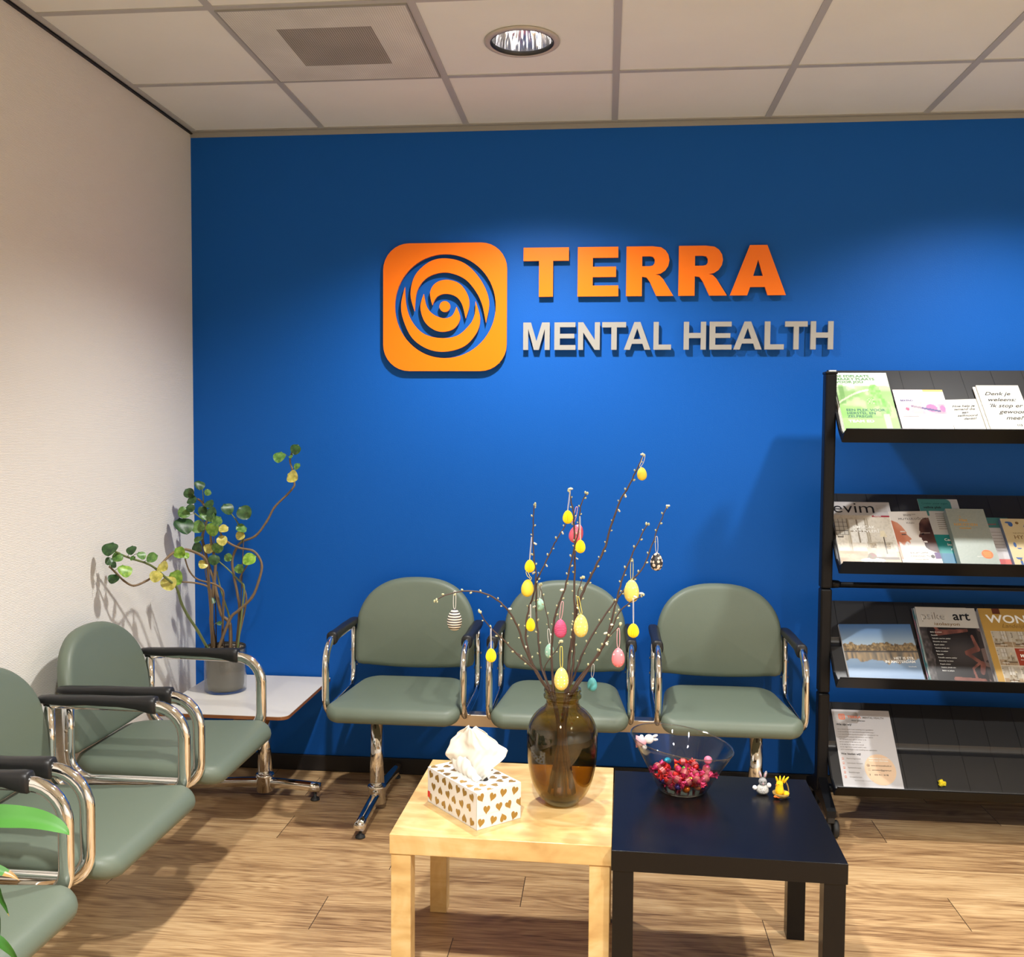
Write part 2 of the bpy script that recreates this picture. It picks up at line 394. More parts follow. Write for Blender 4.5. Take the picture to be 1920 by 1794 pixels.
def vent_material():
    m = mat('perforated_vent', (0.5, 0.5, 0.45), 0.5); nt = m.node_tree; L = nt.links
    v = coords(nt, (1, 1, 1)); sp = nt.nodes.new('ShaderNodeSeparateXYZ'); L.new(v, sp.inputs[0])
    def tri(o, off):
        a = math_(nt, 'FRACT', math_(nt, 'ADD', math_(nt, 'MULTIPLY', o, 1/0.0072), off)); return math_(nt, 'ABSOLUTE', math_(nt, 'SUBTRACT', a, 0.5))
    d = math_(nt, 'SQRT', math_(nt, 'ADD', math_(nt, 'POWER', tri(sp.outputs[0], 0.0), 2.0), math_(nt, 'POWER', tri(sp.outputs[1], 0.0), 2.0)))
    hole = math_(nt, 'LESS_THAN', d, 0.27)
    inx = math_(nt, 'LESS_THAN', math_(nt, 'ABSOLUTE', sp.outputs[0]), 0.15); iny = math_(nt, 'LESS_THAN', math_(nt, 'ABSOLUTE', sp.outputs[1]), 0.15)
    inn = math_(nt, 'MULTIPLY', inx, iny)
    n = N(nt, 'ShaderNodeTexNoise', Scale=6.0, Detail=3.0); L.new(v, n.inputs['Vector'])
    plate = ramp(nt, [(0.35, (0.66, 0.67, 0.60)), (0.65, (0.78, 0.79, 0.72))], n.outputs['Fac'])
    m1 = nt.nodes.new('ShaderNodeMixRGB'); L.new(inn, m1.inputs[0]); m1.inputs[1].default_value = (0.44, 0.44, 0.40, 1); m1.inputs[2].default_value = (0.035, 0.028, 0.02, 1)
    m2 = nt.nodes.new('ShaderNodeMixRGB'); L.new(hole, m2.inputs[0]); L.new(plate.outputs[0], m2.inputs[1]); L.new(m1.outputs[0], m2.inputs[2])
    # square centre of the panel multiplied darker and browner
    m3 = nt.nodes.new('ShaderNodeMixRGB'); m3.blend_type = 'MULTIPLY'; L.new(math_(nt, 'MULTIPLY', inn, 0.75), m3.inputs[0]); L.new(m2.outputs[0], m3.inputs[1]); m3.inputs[2].default_value = (0.45, 0.40, 0.33, 1)
    L.new(m3.outputs[0], nt.nodes['Principled BSDF'].inputs['Base Color'])
vent_material()
t = empty('air_vent', (0.868, -0.8441, H-0.006), label='square perforated metal ventilation panel with dusty dark centre set in the ceiling grid', cat='vent')
MB().box(-0.286, 0.286, -0.286, 0.286, -0.0015, 0.004).build('perforated_panel', 'perforated_vent', t)
fr = MB()
for a in ((-0.2895, 0.2895, 0.285, 0.2895), (-0.2895, 0.2895, -0.2895, -0.285), (-0.2895, -0.285, -0.285, 0.285), (0.285, 0.2895, -0.285, 0.285)): fr.box(*a, -0.0025, 0.004)
fr.build('panel_frame', 'edge_trim_metal', t)

# downlight: ring, reflector bowl, two lamps
mat('downlight_ring', (0.50, 0.47, 0.42), 0.35)
m = mat('faceted_reflector', (0.88, 0.88, 0.90), 0.15, 1.0)
nt = m.node_tree; n = N(nt, 'ShaderNodeTexNoise', Scale=28.0, Detail=2.0); nt.links.new(coords(nt, (1, 1, 0.15)), n.inputs['Vector']); add_bump(nt, n.outputs['Fac'], 0.7, 0.015)
mat('fluorescent_tube', (0.9, 0.9, 0.9), 0.4, emit=((1.0, 0.95, 0.88), 6.5))
mat('lamp_base_black', (0.02, 0.02, 0.02), 0.4)
def downlight(x, y, label):
    t = empty('ceiling_downlight', (x, y, H), label=label, cat='ceiling light', group=None)
    MB().lathe([(0.101, 0.004), (0.121, -0.001), (0.121, -0.005), (0.116, -0.008), (0.103, -0.008), (0.100, -0.003)], seg=48).build('trim_ring', 'downlight_ring', t)
    MB().lathe([(0.1035, -0.007), (0.099, -0.0072), (0.098, 0.006)], seg=48).build('gasket', 'lamp_base_black', t)
    MB().lathe([(0.099, -0.002), (0.097, 0.03), (0.086, 0.075), (0.066, 0.11), (0.02, 0.128), (0.001, 0.129)], seg=40).build('reflector', 'faceted_reflector', t)
    for sx in (-1, 1):
        q = MB().tube([(sx*0.035-0.010, 0.02, 0.125), (sx*0.035-0.010, 0.02, 0.045), (sx*0.035, 0.02, 0.038), (sx*0.035+0.010, 0.02, 0.045), (sx*0.035+0.010, 0.02, 0.125)], 0.0065, 8).build('fluorescent_bulb', 'fluorescent_tube', t)
    return t
downlight(LAMPS[0][0], LAMPS[0][1], 'round recessed ceiling downlight with shiny reflector, above the orange and grey sign')
for a in LAMPS[1:]:  # the last two fixtures only go with the added fill lamps
    downlight(a[0], a[1], 'round recessed ceiling downlight outside the photographed part of the ceiling')['group'] = 'downlights out of view'

# ================================================================== the sign on the blue wall
YA, YB = -0.024, -0.012
def sign_part(mb, name, mtl, parent=None): return mb.build(name, mtl, parent)
def letter_poly(ch, bold):
    s = {'T': 0.31, 'E': 0.37, 'R': 0.33, 'A': 0.30, 'M': 0.22, 'N': 0.24, 'L': 0.28, 'H': 0.25}[ch] if bold else \
        {'T': 0.23, 'E': 0.26, 'A': 0.20, 'M': 0.19, 'N': 0.235, 'L': 0.29, 'H': 0.235}[ch]
    h = 0.27 if bold else 0.19
    if ch == 'T': return [(0, 1), (1, 1), (1, 1-h), (0.5+s/2, 1-h), (0.5+s/2, 0), (0.5-s/2, 0), (0.5-s/2, 1-h), (0, 1-h)], []
    if ch == 'E':
        hh = 0.22 if bold else 0.175; mt = 0.60 if bold else 0.585; mb_ = mt-hh*0.95
        return [(0, 1), (0.99, 1), (0.99, 1-hh), (s, 1-hh), (s, mt), (0.94, mt), (0.94, mb_), (s, mb_), (s, hh), (1, hh), (1, 0), (0, 0)], []
    if ch == 'L': return [(0, 1), (s, 1), (s, 0.185), (1, 0.185), (1, 0), (0, 0)], []
    if ch == 'H': return [(0, 1), (s, 1), (s, 0.60), (1-s, 0.60), (1-s, 1), (1, 1), (1, 0), (1-s, 0), (1-s, 0.415), (s, 0.415), (s, 0), (0, 0)], []
    if ch == 'N': return [(0, 1), (s, 1), (1-s, 0.36), (1-s, 1), (1, 1), (1, 0), (1-s, 0), (s, 0.63), (s, 0), (0, 0)], []
    if ch == 'M': return [(0, 1), (0.29, 1), (0.5, 0.32), (0.71, 1), (1, 1), (1, 0), (1-s, 0), (1-s, 0.76), (0.595, 0), (0.405, 0), (s, 0.76), (s, 0), (0, 0)], []
    if ch == 'A':
        if bold: return [(0.345, 1), (0.655, 1), (1, 0), (0.675, 0), (0.625, 0.165), (0.36, 0.165), (0.31, 0), (0, 0)], [[(0.41, 0.385), (0.585, 0.385), (0.4975, 0.71)]]
        return [(0.385, 1), (0.615, 1), (1, 0), (0.775, 0), (0.70, 0.215), (0.30, 0.215), (0.225, 0), (0, 0)], [[(0.365, 0.385), (0.635, 0.385), (0.50, 0.77)]]
    if ch == 'R':
        out = [(0, 1), (0.55, 1)]
        for k in range(1, 9):
            a = R(90-180*k/8); out.append((0.62+0.29*math.cos(a), 0.715+0.285*math.sin(a)))
        out += [(0.70, 0.415), (0.78, 0.34), (1.0, 0), (0.64, 0), (0.50, 0.285), (0.43, 0.375), (0.335, 0.39), (0.335, 0), (0, 0)]
        hole = [(0.335, 0.60), (0.335, 0.80), (0.50, 0.80)] + [(0.52+0.085*math.cos(R(a)), 0.70+0.10*math.sin(R(a))) for a in (60, 20, -20, -60)] + [(0.50, 0.60)]
        return out, [hole]
ORD = ['first', 'second', 'third', 'fourth', 'fifth', 'sixth', 'seventh', 'eighth', 'ninth', 'tenth', 'eleventh', 'twelfth']
def sign_letter(ch, x0, x1, z0, z1, bold, mtl, label, group):
    t = empty('sign_letter', (x0, 0, z0), label=label, cat='letter', group=group)
    o, hs = letter_poly(ch, bold); W, Hh = x1-x0, z1-z0
    sc = lambda L_: [(a*W, b*Hh) for a, b in L_]
    sign_part(MB().prism(sc(o), YA, YB, 0, [sc(q_) for q_ in hs]), 'letter_face', mtl, t)
    if ch in 'TA':
        pts_ = [(0.5, 0.88)] + ([(0.5, 0.12)] if ch == 'T' else [(0.12, 0.06), (0.88, 0.06)])
    else: pts_ = [(0.1, 0.9), (0.1, 0.1)]
    for a, b in pts_: MB().cyl((a*W, YB, b*Hh), (a*W, 0.0, b*Hh), 0.004, 8).build('wall_spacer', 'sign_spacer', t)
row1 = [('T', 1.408, 1.592), ('E', 1.628, 1.792), ('R', 1.823, 2.011), ('R', 2.031, 2.222), ('A', 2.234, 2.452)]
lab1 = ['orange raised letter T starting the upper sign line, beside the round orange emblem', 'orange raised letter E in the upper sign line, after the T',
        'first of the two orange letters R, next to the orange E', 'second of the two orange letters R, next to the orange A', 'orange raised letter A ending the upper sign line']
for (c, a, b), l in zip(row1, lab1): sign_letter(c, a, b, 1.9985, 2.196, True, 'sign_orange', l, 'orange letters of the upper sign line')
row2 = [('M', 1.409, 1.517), ('E', 1.536, 1.622), ('N', 1.632, 1.72), ('T', 1.729, 1.825), ('A', 1.817, 1.923), ('L', 1.935, 2.005), ('H', 2.055, 2.143), ('E', 2.157, 2.244), ('A', 2.251, 2.362), ('L', 2.373, 2.448), ('T', 2.452, 2.539), ('H', 2.551, 2.639)]
lab2 = ['grey raised letter M starting the lower sign line', 'grey raised letter E right after the M, in the first grey word', 'grey raised letter N, the only N on the wall', 'grey letter T between the N and the first grey A',
        'grey letter A in the first grey word, under the orange R', 'grey letter L ending the first grey word', 'grey letter H starting the second grey word', 'grey letter E in the second grey word, right after an H',
        'grey letter A in the second grey word', 'grey letter L in the second grey word, between A and T', 'grey letter T in the second grey word, before the last letter', 'grey letter H ending the lower sign line, nearest the magazine rack']
for (c, a, b), l in zip(row2, lab2): sign_letter(c, a, b, 1.784, 1.895, False, 'sign_grey', l, 'grey letters of the lower sign line')

def emblem():
    cx, cz, k = 1.0865, 1.9595, 0.514/486
    t = empty('sign_emblem', (cx, 0, cz), label='orange rounded-square emblem with a round cut-out holding swirling crescents', cat='logo')
    P = lambda L_: [((a-324)*k, (301-b)*k) for a, b in L_]
    sq = []
    x0, x1, z0, z1, r_ = 80, 565, 55, 548, 102
    for qx, qz, a0 in ((x1-r_, z0+r_, 0), (x0+r_, z0+r_, 90), (x0+r_, z1-r_, 180), (x1-r_, z1-r_, 270)):
        for i in range(9):
            a = R(a0+90*i/8); sq.append((qx+r_*math.cos(a), qz-r_*math.sin(a)))
    circ = [(324+198*math.cos(2*PI*i/64), 298+200*math.sin(2*PI*i/64)) for i in range(64)]
    sign_part(MB().prism(P(sq), YA, YB, 0, [P(circ)]), 'emblem_frame', 'sign_orange', t)
    def cres(outer, inner, name):
        o = [(p.x, p.y) for p in smooth_pts([(a, b, 0) for a, b in outer], 5)]; i_ = [(p.x, p.y) for p in smooth_pts([(a, b, 0) for a, b in inner], 5)]
        sign_part(MB().prism(P(o + i_[::-1][1:-1]), YA, YB), name, 'sign_orange', t)
    cres([(204, 316), (188, 250), (206, 178), (262, 127), (325, 114), (400, 134), (463, 198), (496, 280), (484, 363)],
         [(204, 316), (214, 238), (256, 186), (325, 168), (395, 190), (440, 236), (468, 290), (484, 363)], 'outer_crescent')
    cres([(166, 222), (151, 290), (160, 350), (195, 420), (255, 462), (325, 473), (400, 452), (448, 400), (461, 345), (443, 279)],
         [(166, 222), (170, 290), (190, 350), (235, 400), (300, 420), (370, 412), (420, 370), (440, 330), (443, 279)], 'outer_crescent')
    cres([(274, 294), (265, 245), (285, 210), (327, 196), (378, 210), (410, 250), (419, 295), (405, 346)],
         [(274, 294), (292, 262), (325, 250), (365, 260), (390, 290), (405, 346)], 'inner_crescent')
    cres([(240, 250), (227, 300), (243, 355), (280, 388), (322, 396), (362, 382), (383, 345), (369, 300)],
         [(240, 250), (252, 300), (280, 330), (320, 344), (352, 334), (369, 300)], 'inner_crescent')
    sign_part(MB().prism(P([(323+21*math.cos(2*PI*i/24), 299+21*math.sin(2*PI*i/24)) for i in range(24)]), YA, YB), 'centre_dot', 'sign_orange', t)
    for a, b in ((110, 90), (535, 90), (110, 515), (535, 515), (325, 140), (325, 445), (330, 222), (310, 370), (323, 299)):
        q = P([(a, b)])[0]; MB().cyl((q[0], YB, q[1]), (q[0], 0, q[1]), 0.004, 8).build('wall_spacer', 'sign_spacer', t)
emblem()
# ================================================================== beam seating
def rrect(x0, x1, y0, y1, r, n=6):
    """rounded rectangle outline, r = (r at x1y1, x0y1, x0y0, x1y0)"""
    out = []
    for cx, cy, a0, q in ((x1, y1, 0, r[0]), (x0, y1, 90, r[1]), (x0, y0, 180, r[2]), (x1, y0, 270, r[3])):
        sx = -1 if cx == x1 else 1; sy = -1 if cy == y1 else 1
        for k in range(n+1):
            a = R(a0+90*k/n); out.append((cx+sx*q+q*math.cos(a), cy+sy*q+q*math.sin(a)))
    return out
def pad_rings(outline, half, edge, crown, cen=None):
    """cushion: outline in 2D -> list of rings (a, b, h) from the bottom centre to the top centre"""
    n = len(outline)
    if cen is None: cen = (sum(p[0] for p in outline)/n, sum(p[1] for p in outline)/n)
    def inset(d):
        o = []
        for i in range(n):
            p0, p1, p2 = Vector(outline[i-1]), Vector(outline[i]), Vector(outline[(i+1) % n])
            t = (p2-p0); t = t.normalized() if t.length > 1e-9 else Vector((1, 0)); nn = Vector((-t.y, t.x))
            if nn.dot(Vector(cen)-p1) < 0: nn = -nn
            o.append(p1+nn*d)
        return o
    rings = []
    C_ = Vector(cen)
    base = inset(edge)
    for f in (0.15, 0.6, 0.9): rings.append([(C_.x+(q.x-C_.x)*f, C_.y+(q.y-C_.y)*f, -half) for q in base])
    for k in range(0, 9):
        a = -PI/2+PI*k/8
        q_ = inset(edge*(1-math.cos(a))); rings.append([(q.x, q.y, half*math.sin(a)) for q in q_])
    for f in (0.93, 0.8, 0.6, 0.35, 0.1): rings.append([(C_.x+(q.x-C_.x)*f, C_.y+(q.y-C_.y)*f, half+crown*(1-f*f)) for q in base])
    return rings
def resample(o, n):
    P = o+[o[0]]; L = [0]
    for a, b in zip(P, P[1:]): L.append(L[-1]+math.hypot(a[0]-b[0], a[1]-b[1]))
    out = []; j = 0
    for i in range(n):
        d = L[-1]*i/n
        while L[j+1] < d: j += 1
        t = (d-L[j])/max(1e-9, L[j+1]-L[j]); out.append((P[j][0]+(P[j+1][0]-P[j][0])*t, P[j][1]+(P[j+1][1]-P[j][1])*t))
    return out
def seat_mesh(cx, dv=0.0):
    # outline in (u, v); rear narrower
    o = [(a*(1-0.16*max(0, (0.36-b)/0.24)), b) for a, b in rrect(-0.238, 0.238, 0.120, 0.612, (0.050, 0.050, 0.09, 0.09), 7)]
    o2 = []
    for a, b in o:
        if b > 0.5: b += 0.018*(1-(a/0.238)**2)
        a *= 1+0.035*max(0, min(1, (b-0.3)/0.2)); o2.append((a, b))
    rg = pad_rings(o2, 0.029, 0.027, 0.006)
    def mp(a, b, h):
        t = (b-0.12)/0.52; z = 0.423 + 0.014*t + h - (0.024*max(0, (t-0.74)/0.26)**2) + 0.010*max(0, 1-t*3)
        z -= 0.006*(1-(a/0.24)**2)*(1 if h > 0 else 0)
        return (cx+a, -b-dv, z)
    mb = MB(); mb.loft([[mp(*p) for p in r] for r in rg], 0, True, caps=True); return mb
def back_mesh(cx, dz=0.0, dv=0.0):
    o = []
    W = 0.243
    # D-shaped outline in (u, z): slightly bowed bottom, straight flanks, arched top
    for k in range(0, 25):
        a = PI*k/24; e = 0.80
        c, s_ = math.cos(a), math.sin(a)
        o.append((W*0.995*math.copysign(abs(c)**e, c), 0.655+0.198*abs(s_)**0.92))
    for k in range(1, 5): o.append((-W, 0.655-0.115*k/4*1.0))
    for k in range(0, 6): a = R(180+15*k+7); o.append((-W+0.028+0.028*math.cos(a), 0.530+0.026*math.sin(a)))
    for k in range(-5, 6): o.append((k/5*0.195, 0.492+0.012*(k/5)**2))
    for k in range(0, 6): a = R(278+15*k); o.append((W-0.028+0.028*math.cos(a), 0.530+0.026*math.sin(a)))
    for k in range(3, 0, -1): o.append((W, 0.655-0.115*k/4))
    o = resample(o, 72)
    rg = pad_rings(o, 0.024, 0.020, 0.007, cen=(0, 0.66))
    def mp(a, z, h):
        t = (z-0.49)/0.36
        v_ = 0.150 - 0.060*t + 0.020*math.sin(PI*min(1, max(0, t)))*0.6 - 0.022*(1-(a/0.245)**2) + 0.012
        return (cx+a, -(v_+h+dv), z+dz)
    mb = MB(); mb.loft([[mp(*p) for p in r] for r in rg], 0, True, caps=True); return mb
VR, VF = 0.143, 0.540
def arm_path(u):
    P = []
    def arc(cv, cz, r_, a0, a1, n=7):
        for k in range(n+1):
            a = R(a0+(a1-a0)*k/n); P.append((u, -(cv+r_*math.cos(a)), cz+r_*math.sin(a)))
    P.append((u, -VR, 0.672))
    P.append((u, -VR, 0.56))
    arc(VR+0.075, 0.412+0.075, 0.075, 180, 270)
    arc(VF-0.06, 0.412+0.065, 0.065, 270, 360)
    arc(VF-0.085+0.005, 0.672-0.088, 0.085, 0, 90)
    P.append((u, -(VR+0.12), 0.672)); P.append((u, -(VR+0.01), 0.672))
    return P
def arm_parts(u, root):
    mb = MB().tube(arm_path(u), 0.0125, 14, ry=0.0185, up=(1, 0, 0))
    a = mb.build('armrest', 'chrome', root)
    for z in (0.50, 0.56): MB().cyl((u-0.0145, -VR, z), (u+0.0145, -VR, z), 0.005, 10).build('screw', 'brushed_steel', a)
    st = [(-0.028, 0.010, 0.004, 0.677), (-0.024, 0.017, 0.009, 0.676), (0.0, 0.020, 0.0125, 0.675), (0.05, 0.0205, 0.0145, 0.674), (0.11, 0.020, 0.0135, 0.677), (0.20, 0.0185, 0.0145, 0.676),
          (0.25, 0.0185, 0.0185, 0.674), (0.285, 0.020, 0.0245, 0.670), (0.300, 0.0205, 0.0245, 0.669), (0.303, 0.017, 0.020, 0.669)]
    rings = []
    for dv, w_, h_, z in [(d*1.065, a_, b_, c_) for d, a_, b_, c_ in st]:
        ring = []
        for k in range(16):
            t = 2*PI*k/16; c, s_ = math.cos(t), math.sin(t)
            ring.append((u+w_*math.copysign(abs(c)**0.7, c), -(VR+dv), z+h_*math.copysign(abs(s_)**0.7, s_)+0.004))
        rings.append(ring)
    MB().loft(rings, 0, True, caps=True).build('arm_pad', 'black_soft_plastic', a)
def leg_parts(u, root, vc=0.395, v0=0.03, v1=0.655):
    post = MB().tube([(u, -vc, 0.05), (u, -vc, 0.2), (u, -vc, 0.352)], [0.0285, 0.0265, 0.024], 20)
    p = post.build('leg', 'chrome', root)
    MB().lathe([(0.024, 0.03), (0.033, 0.03), (0.033, 0.085), (0.036, 0.088), (0.036, 0.096), (0.030, 0.101), (0.026, 0.101)], (u, -vc, 0), 24).build('collar', 'chrome', p)
    mb = MB(); rings = []
    n = 14
    for i in range(n+1):
        t = i/n; v_ = v0+(v1-v0)*t; dz = 0.066 - 0.020*abs((v_-vc)/0.3)**1.5
        w_ = 0.0185; ring = []
        for k in range(9): a = PI*k/8; ring.append((u+w_*math.cos(a), -v_, dz+0.016*math.sin(a)))
        ring += [(u-w_, -v_, dz-0.016), (u+w_, -v_, dz-0.016)]
        rings.append(ring)
    mb.loft(rings, 0, True, caps=True); mb.build('foot_bar', 'chrome', p)
    for v_ in (v0+0.022, v1-0.022):
        MB().lathe([(0.005, 0.034), (0.006, 0.012), (0.015, 0.009), (0.018, 0.003), (0.018, 0.0), (0.001, 0.0)], (u, -v_, 0), 16).build('glide', 'rubber_black', p)
def beam_seating(name, loc, rotz, seats, legs, u0, u1, label):
    root = empty(name, loc, (0, 0, rotz), label, 'waiting room seats')
    MB().box(u0, u1, -0.42, -0.37, 0.343, 0.390, bev=0.004).build('beam', 'brushed_steel', root)
    for c in seats:
        seat_mesh(c, -0.018 if rotz else 0).build('seat', 'sage_vinyl', root)
        back_mesh(c, -0.030 if rotz else 0, -0.018 if rotz else 0).build('backrest', 'sage_vinyl', root)
        for s_ in (-1, 1):
            MB().box(c+s_*0.12-0.02, c+s_*0.12+0.02, -0.47, -0.25, 0.3905, 0.4025).build('seat_bracket', 'black_soft_plastic', root)
            MB().tube([(c+s_*0.251, -VR+0.008, 0.58), (c+s_*0.215, -0.110, 0.58)], 0.006, 8).build('back_bracket', 'black_soft_plastic', root)
        for s_ in (-1, 1): arm_parts(c+s_*0.255, root)
    for u in legs: leg_parts(u, root, v1=0.62 if rotz else 0.670)
    return root
beam_seating('beam_seating', (0, 0, 0), 0, [0.990, 1.594, 2.199], [0.891, 2.310], 0.80, 2.40,
             'row of three sage green vinyl seats with chrome arms, against the blue wall')
left = beam_seating('beam_seating', (0.028, 0, 0), R(90), [-1.022, -1.630, -2.228], [-0.325, -2.03], -2.45, -0.08,
             'row of sage green vinyl seats with attached white corner table, along the white wall')
# white corner table at the head of the left row (local: x = world y, y = -(world x - .03))
tb = rrect(-0.582, -0.012, -0.572, -0.060, (0.03, 0.03, 0.035, 0.012), 5)
def slab(outline, z0, z1, mi=0): return MB().prism(outline, z0, z1, mi, plane='xy')
top = slab(tb, 0.4038, 0.4058).build('table_top', 'white_laminate', left)
slab(tb, 0.3918, 0.4038).build('edge_band', 'plywood_edge', top)
MB().box(-0.50, -0.10, -0.45, -0.34, 0.3902, 0.3915).build('bracket', 'black_soft_plastic', left)

# ================================================================== the two low square tables
def low_table(x, y, rot, mtl, label):
    root = empty('side_table', (x, y, 0), (0, 0, rot), label, 'coffee table')
    S = 0.55; Ht = 0.45
    MB().box(0, S, -S, 0, Ht-0.05, Ht, bev=0.0015).build('table_top', mtl, root)
    for a, b in ((0, 0), (1, 0), (0, 1), (1, 1)):
        x0 = 0.0035 if a == 0 else S-0.0535; y1 = -0.0035 if b == 0 else -(S-0.0535)
        MB().box(x0, x0+0.05, y1-0.05, y1, 0, Ht-0.0502, bev=0.001).build('leg', mtl, root)
    return root
T1 = low_table(1.2326, -1.0923, -0.0178, 'birch_veneer', 'low square birch-coloured table holding the tissue box and brown vase')
T2 = low_table(1.7857, -1.1245, -0.0244, 'black_brown_veneer', 'low square black table holding the glass bowl of sweets')

# ================================================================== tissue box
mat('carton_white', (0.78, 0.76, 0.73), 0.38)
mat('gold_heart', hexc(166, 132, 66), 0.32, 0.35)
mat('sticker_red', hexc(206, 52, 40), 0.5)
m = mat('tissue_paper', (0.84, 0.80, 0.72), 0.85)
def tissue_box():
    ang = math.atan2(-0.175, 0.156); L1, L2, Hb = 0.236, 0.138, 0.095
    root = empty('tissue_box', (1.279, -1.422, 0.4502), (0, 0, ang), 'white cardboard tissue box with gold hearts and a tissue sticking out, on the pale table', 'tissue box')
    # local x runs along the long side, y into the box
    slot = [(0.118+0.062*math.cos(2*PI*k/28), 0.069+0.022*math.sin(2*PI*k/28)) for k in range(28)]
    mb = MB()
    mb.prism([(0.0005, 0.0005), (L1-0.0005, 0.0005), (L1-0.0005, L2-0.0005), (0.0005, L2-0.0005)], Hb-0.001, Hb, 0, [slot], plane='xy')
    mb.box(0, L1, 0, 0.001, 0, Hb-0.0004); mb.box(0, L1, L2-0.001, L2, 0, Hb-0.0004)
    mb.box(0, 0.001, 0, L2, 0, Hb-0.0004); mb.box(L1-0.001, L1, 0, L2, 0, Hb-0.0004); mb.box(0, L1, 0, L2, 0, 0.001)
    b = mb.build('carton', 'carton_white', root)
    MB().box(L1, L1+0.0006, 0.0005, L2-0.0005, 0.036, Hb-0.001).build('end_flap', 'carton_white', b)
    rnd = random.Random(11)
    def heart(cx, cy, s_, a):
        p = []
        for k in range(22):
            t = 2*PI*k/22; x = 16*math.sin(t)**3/17; y = (13*math.cos(t)-5*math.cos(2*t)-2*math.cos(3*t)-math.cos(4*t))/17
            y = y*1.18
            p.append((cx+s_*(x*math.cos(a)-y*math.sin(a)), cy+s_*(x*math.sin(a)+y*math.cos(a))))
        return p
    def clip(p, w_, h_): return [(min(max(a, 0.0012), w_-0.0012), min(max(c, 0.0012), h_-0.0012)) for a, c in p]
    mb = MB()
    def face(w_, h_, fn, rows, cols, skip=None):
        for i in range(rows):
            for j in range(cols):
                cx = (j+0.5+(0.5 if i % 2 else 0)-0.1)/cols*w_+rnd.uniform(-.003, .003); cy = (i+0.5)/rows*h_+rnd.uniform(-.003, .003)
                if cx > w_-0.002: continue
                if skip and skip(cx, cy): continue
                p = clip(heart(cx, cy, 0.0112, rnd.uniform(-0.5, 0.5)+(PI if rnd.random() < 0.35 else 0)), w_, h_)
                mb.add([fn(a, c) for a, c in p], [list(range(len(p)))])
    face(L1, Hb, lambda a, c: (a, -0.0005, c), 3, 7)
    face(L2, Hb, lambda a, c: (L1+0.0011, a, c), 3, 4)
    face(L1, L2, lambda a, c: (a, c, Hb+0.0004), 5, 7, lambda a, c: ((a-0.118)/0.075)**2+((c-0.069)/0.035)**2 < 1)
    mb.build('gold_hearts', 'gold_heart', b, fixn=False)
    MB().box(0.0005, 0.012, -0.0009, 0.0, 0.014, 0.030).build('red_mark', 'sticker_red', b)
    # the tissue: a folded sheet standing in the slot, spread into a fan
    rings = []; nu, nv = 40, 26
    ca, sa = math.cos(-ang), math.sin(-ang)
    def prof(tab, v_):
        for (v0, a0), (v1, a1) in zip(tab, tab[1:]):
            if v_ <= v1: t = (v_-v0)/(v1-v0); t = t*t*(3-2*t); return a0+(a1-a0)*t
        return tab[-1][1]
    LT = [(0, -0.036), (0.2, -0.062), (0.42, -0.078), (0.7, -0.064), (0.88, -0.044), (1.0, -0.020)]
    RT = [(0, 0.026), (0.2, 0.046), (0.5, 0.086), (0.58, 0.090), (0.72, 0.062), (0.88, 0.034), (1.0, 0.006)]
    for j in range(nv+1):
        v_ = j/nv; row = []
        for i in range(nu+1):
            u_ = i/nu; xw = prof(LT, v_)*(1-u_)+prof(RT, v_)*u_
            yw = -0.010*v_ + 0.016*math.sin(u_*7.5+0.6)*(0.35+0.65*v_) + 0.003*math.sin(u_*19+v_*4) + 0.0015*math.sin(u_*43-v_*7) - (0.030*(u_-0.62)*math.sin(PI*min(1, v_*1.1)) if u_ > 0.62 else 0)
            yw -= 0.9*xw*(1-min(1, v_*2.2))                 # the foot of the sheet follows the slot
            z = Hb-0.012+v_*0.143-0.008*abs(u_-0.45)*v_
            lx, ly = xw*ca-yw*sa, xw*sa+yw*ca
            row.append((0.120+lx, 0.069+ly, z))
        rings.append(row)
    t1 = MB(); t1.loft(rings, 0, closed=False)
    o = t1.build('tissue', 'tissue_paper', root, fixn=False)
    md = o.modifiers.new('thick', 'SOLIDIFY'); md.thickness = 0.0006
    # front fold of the same tissue
    rings = []
    for j in range(13):
        v_ = j/12; row = []
        for i in range(21):
            u_ = i/20*2-1
            z = Hb-0.006+v_*(0.080-0.062*(0.5+0.5*u_))*(1-0.15*abs(u_))
            x = 0.118+u_*(0.052+0.010*v_)*1.0
            row.append((x, 0.052-0.012*math.sin(PI*v_)+0.002*math.sin(u_*15)-0.010*(1-v_)*0.2, z))
        rings.append(row)
    o2 = MB().loft(rings, 0, closed=False).build('tissue_fold', 'tissue_paper', o, fixn=False)
    md = o2.modifiers.new('thick', 'SOLIDIFY'); md.thickness = 0.0006
tissue_box()

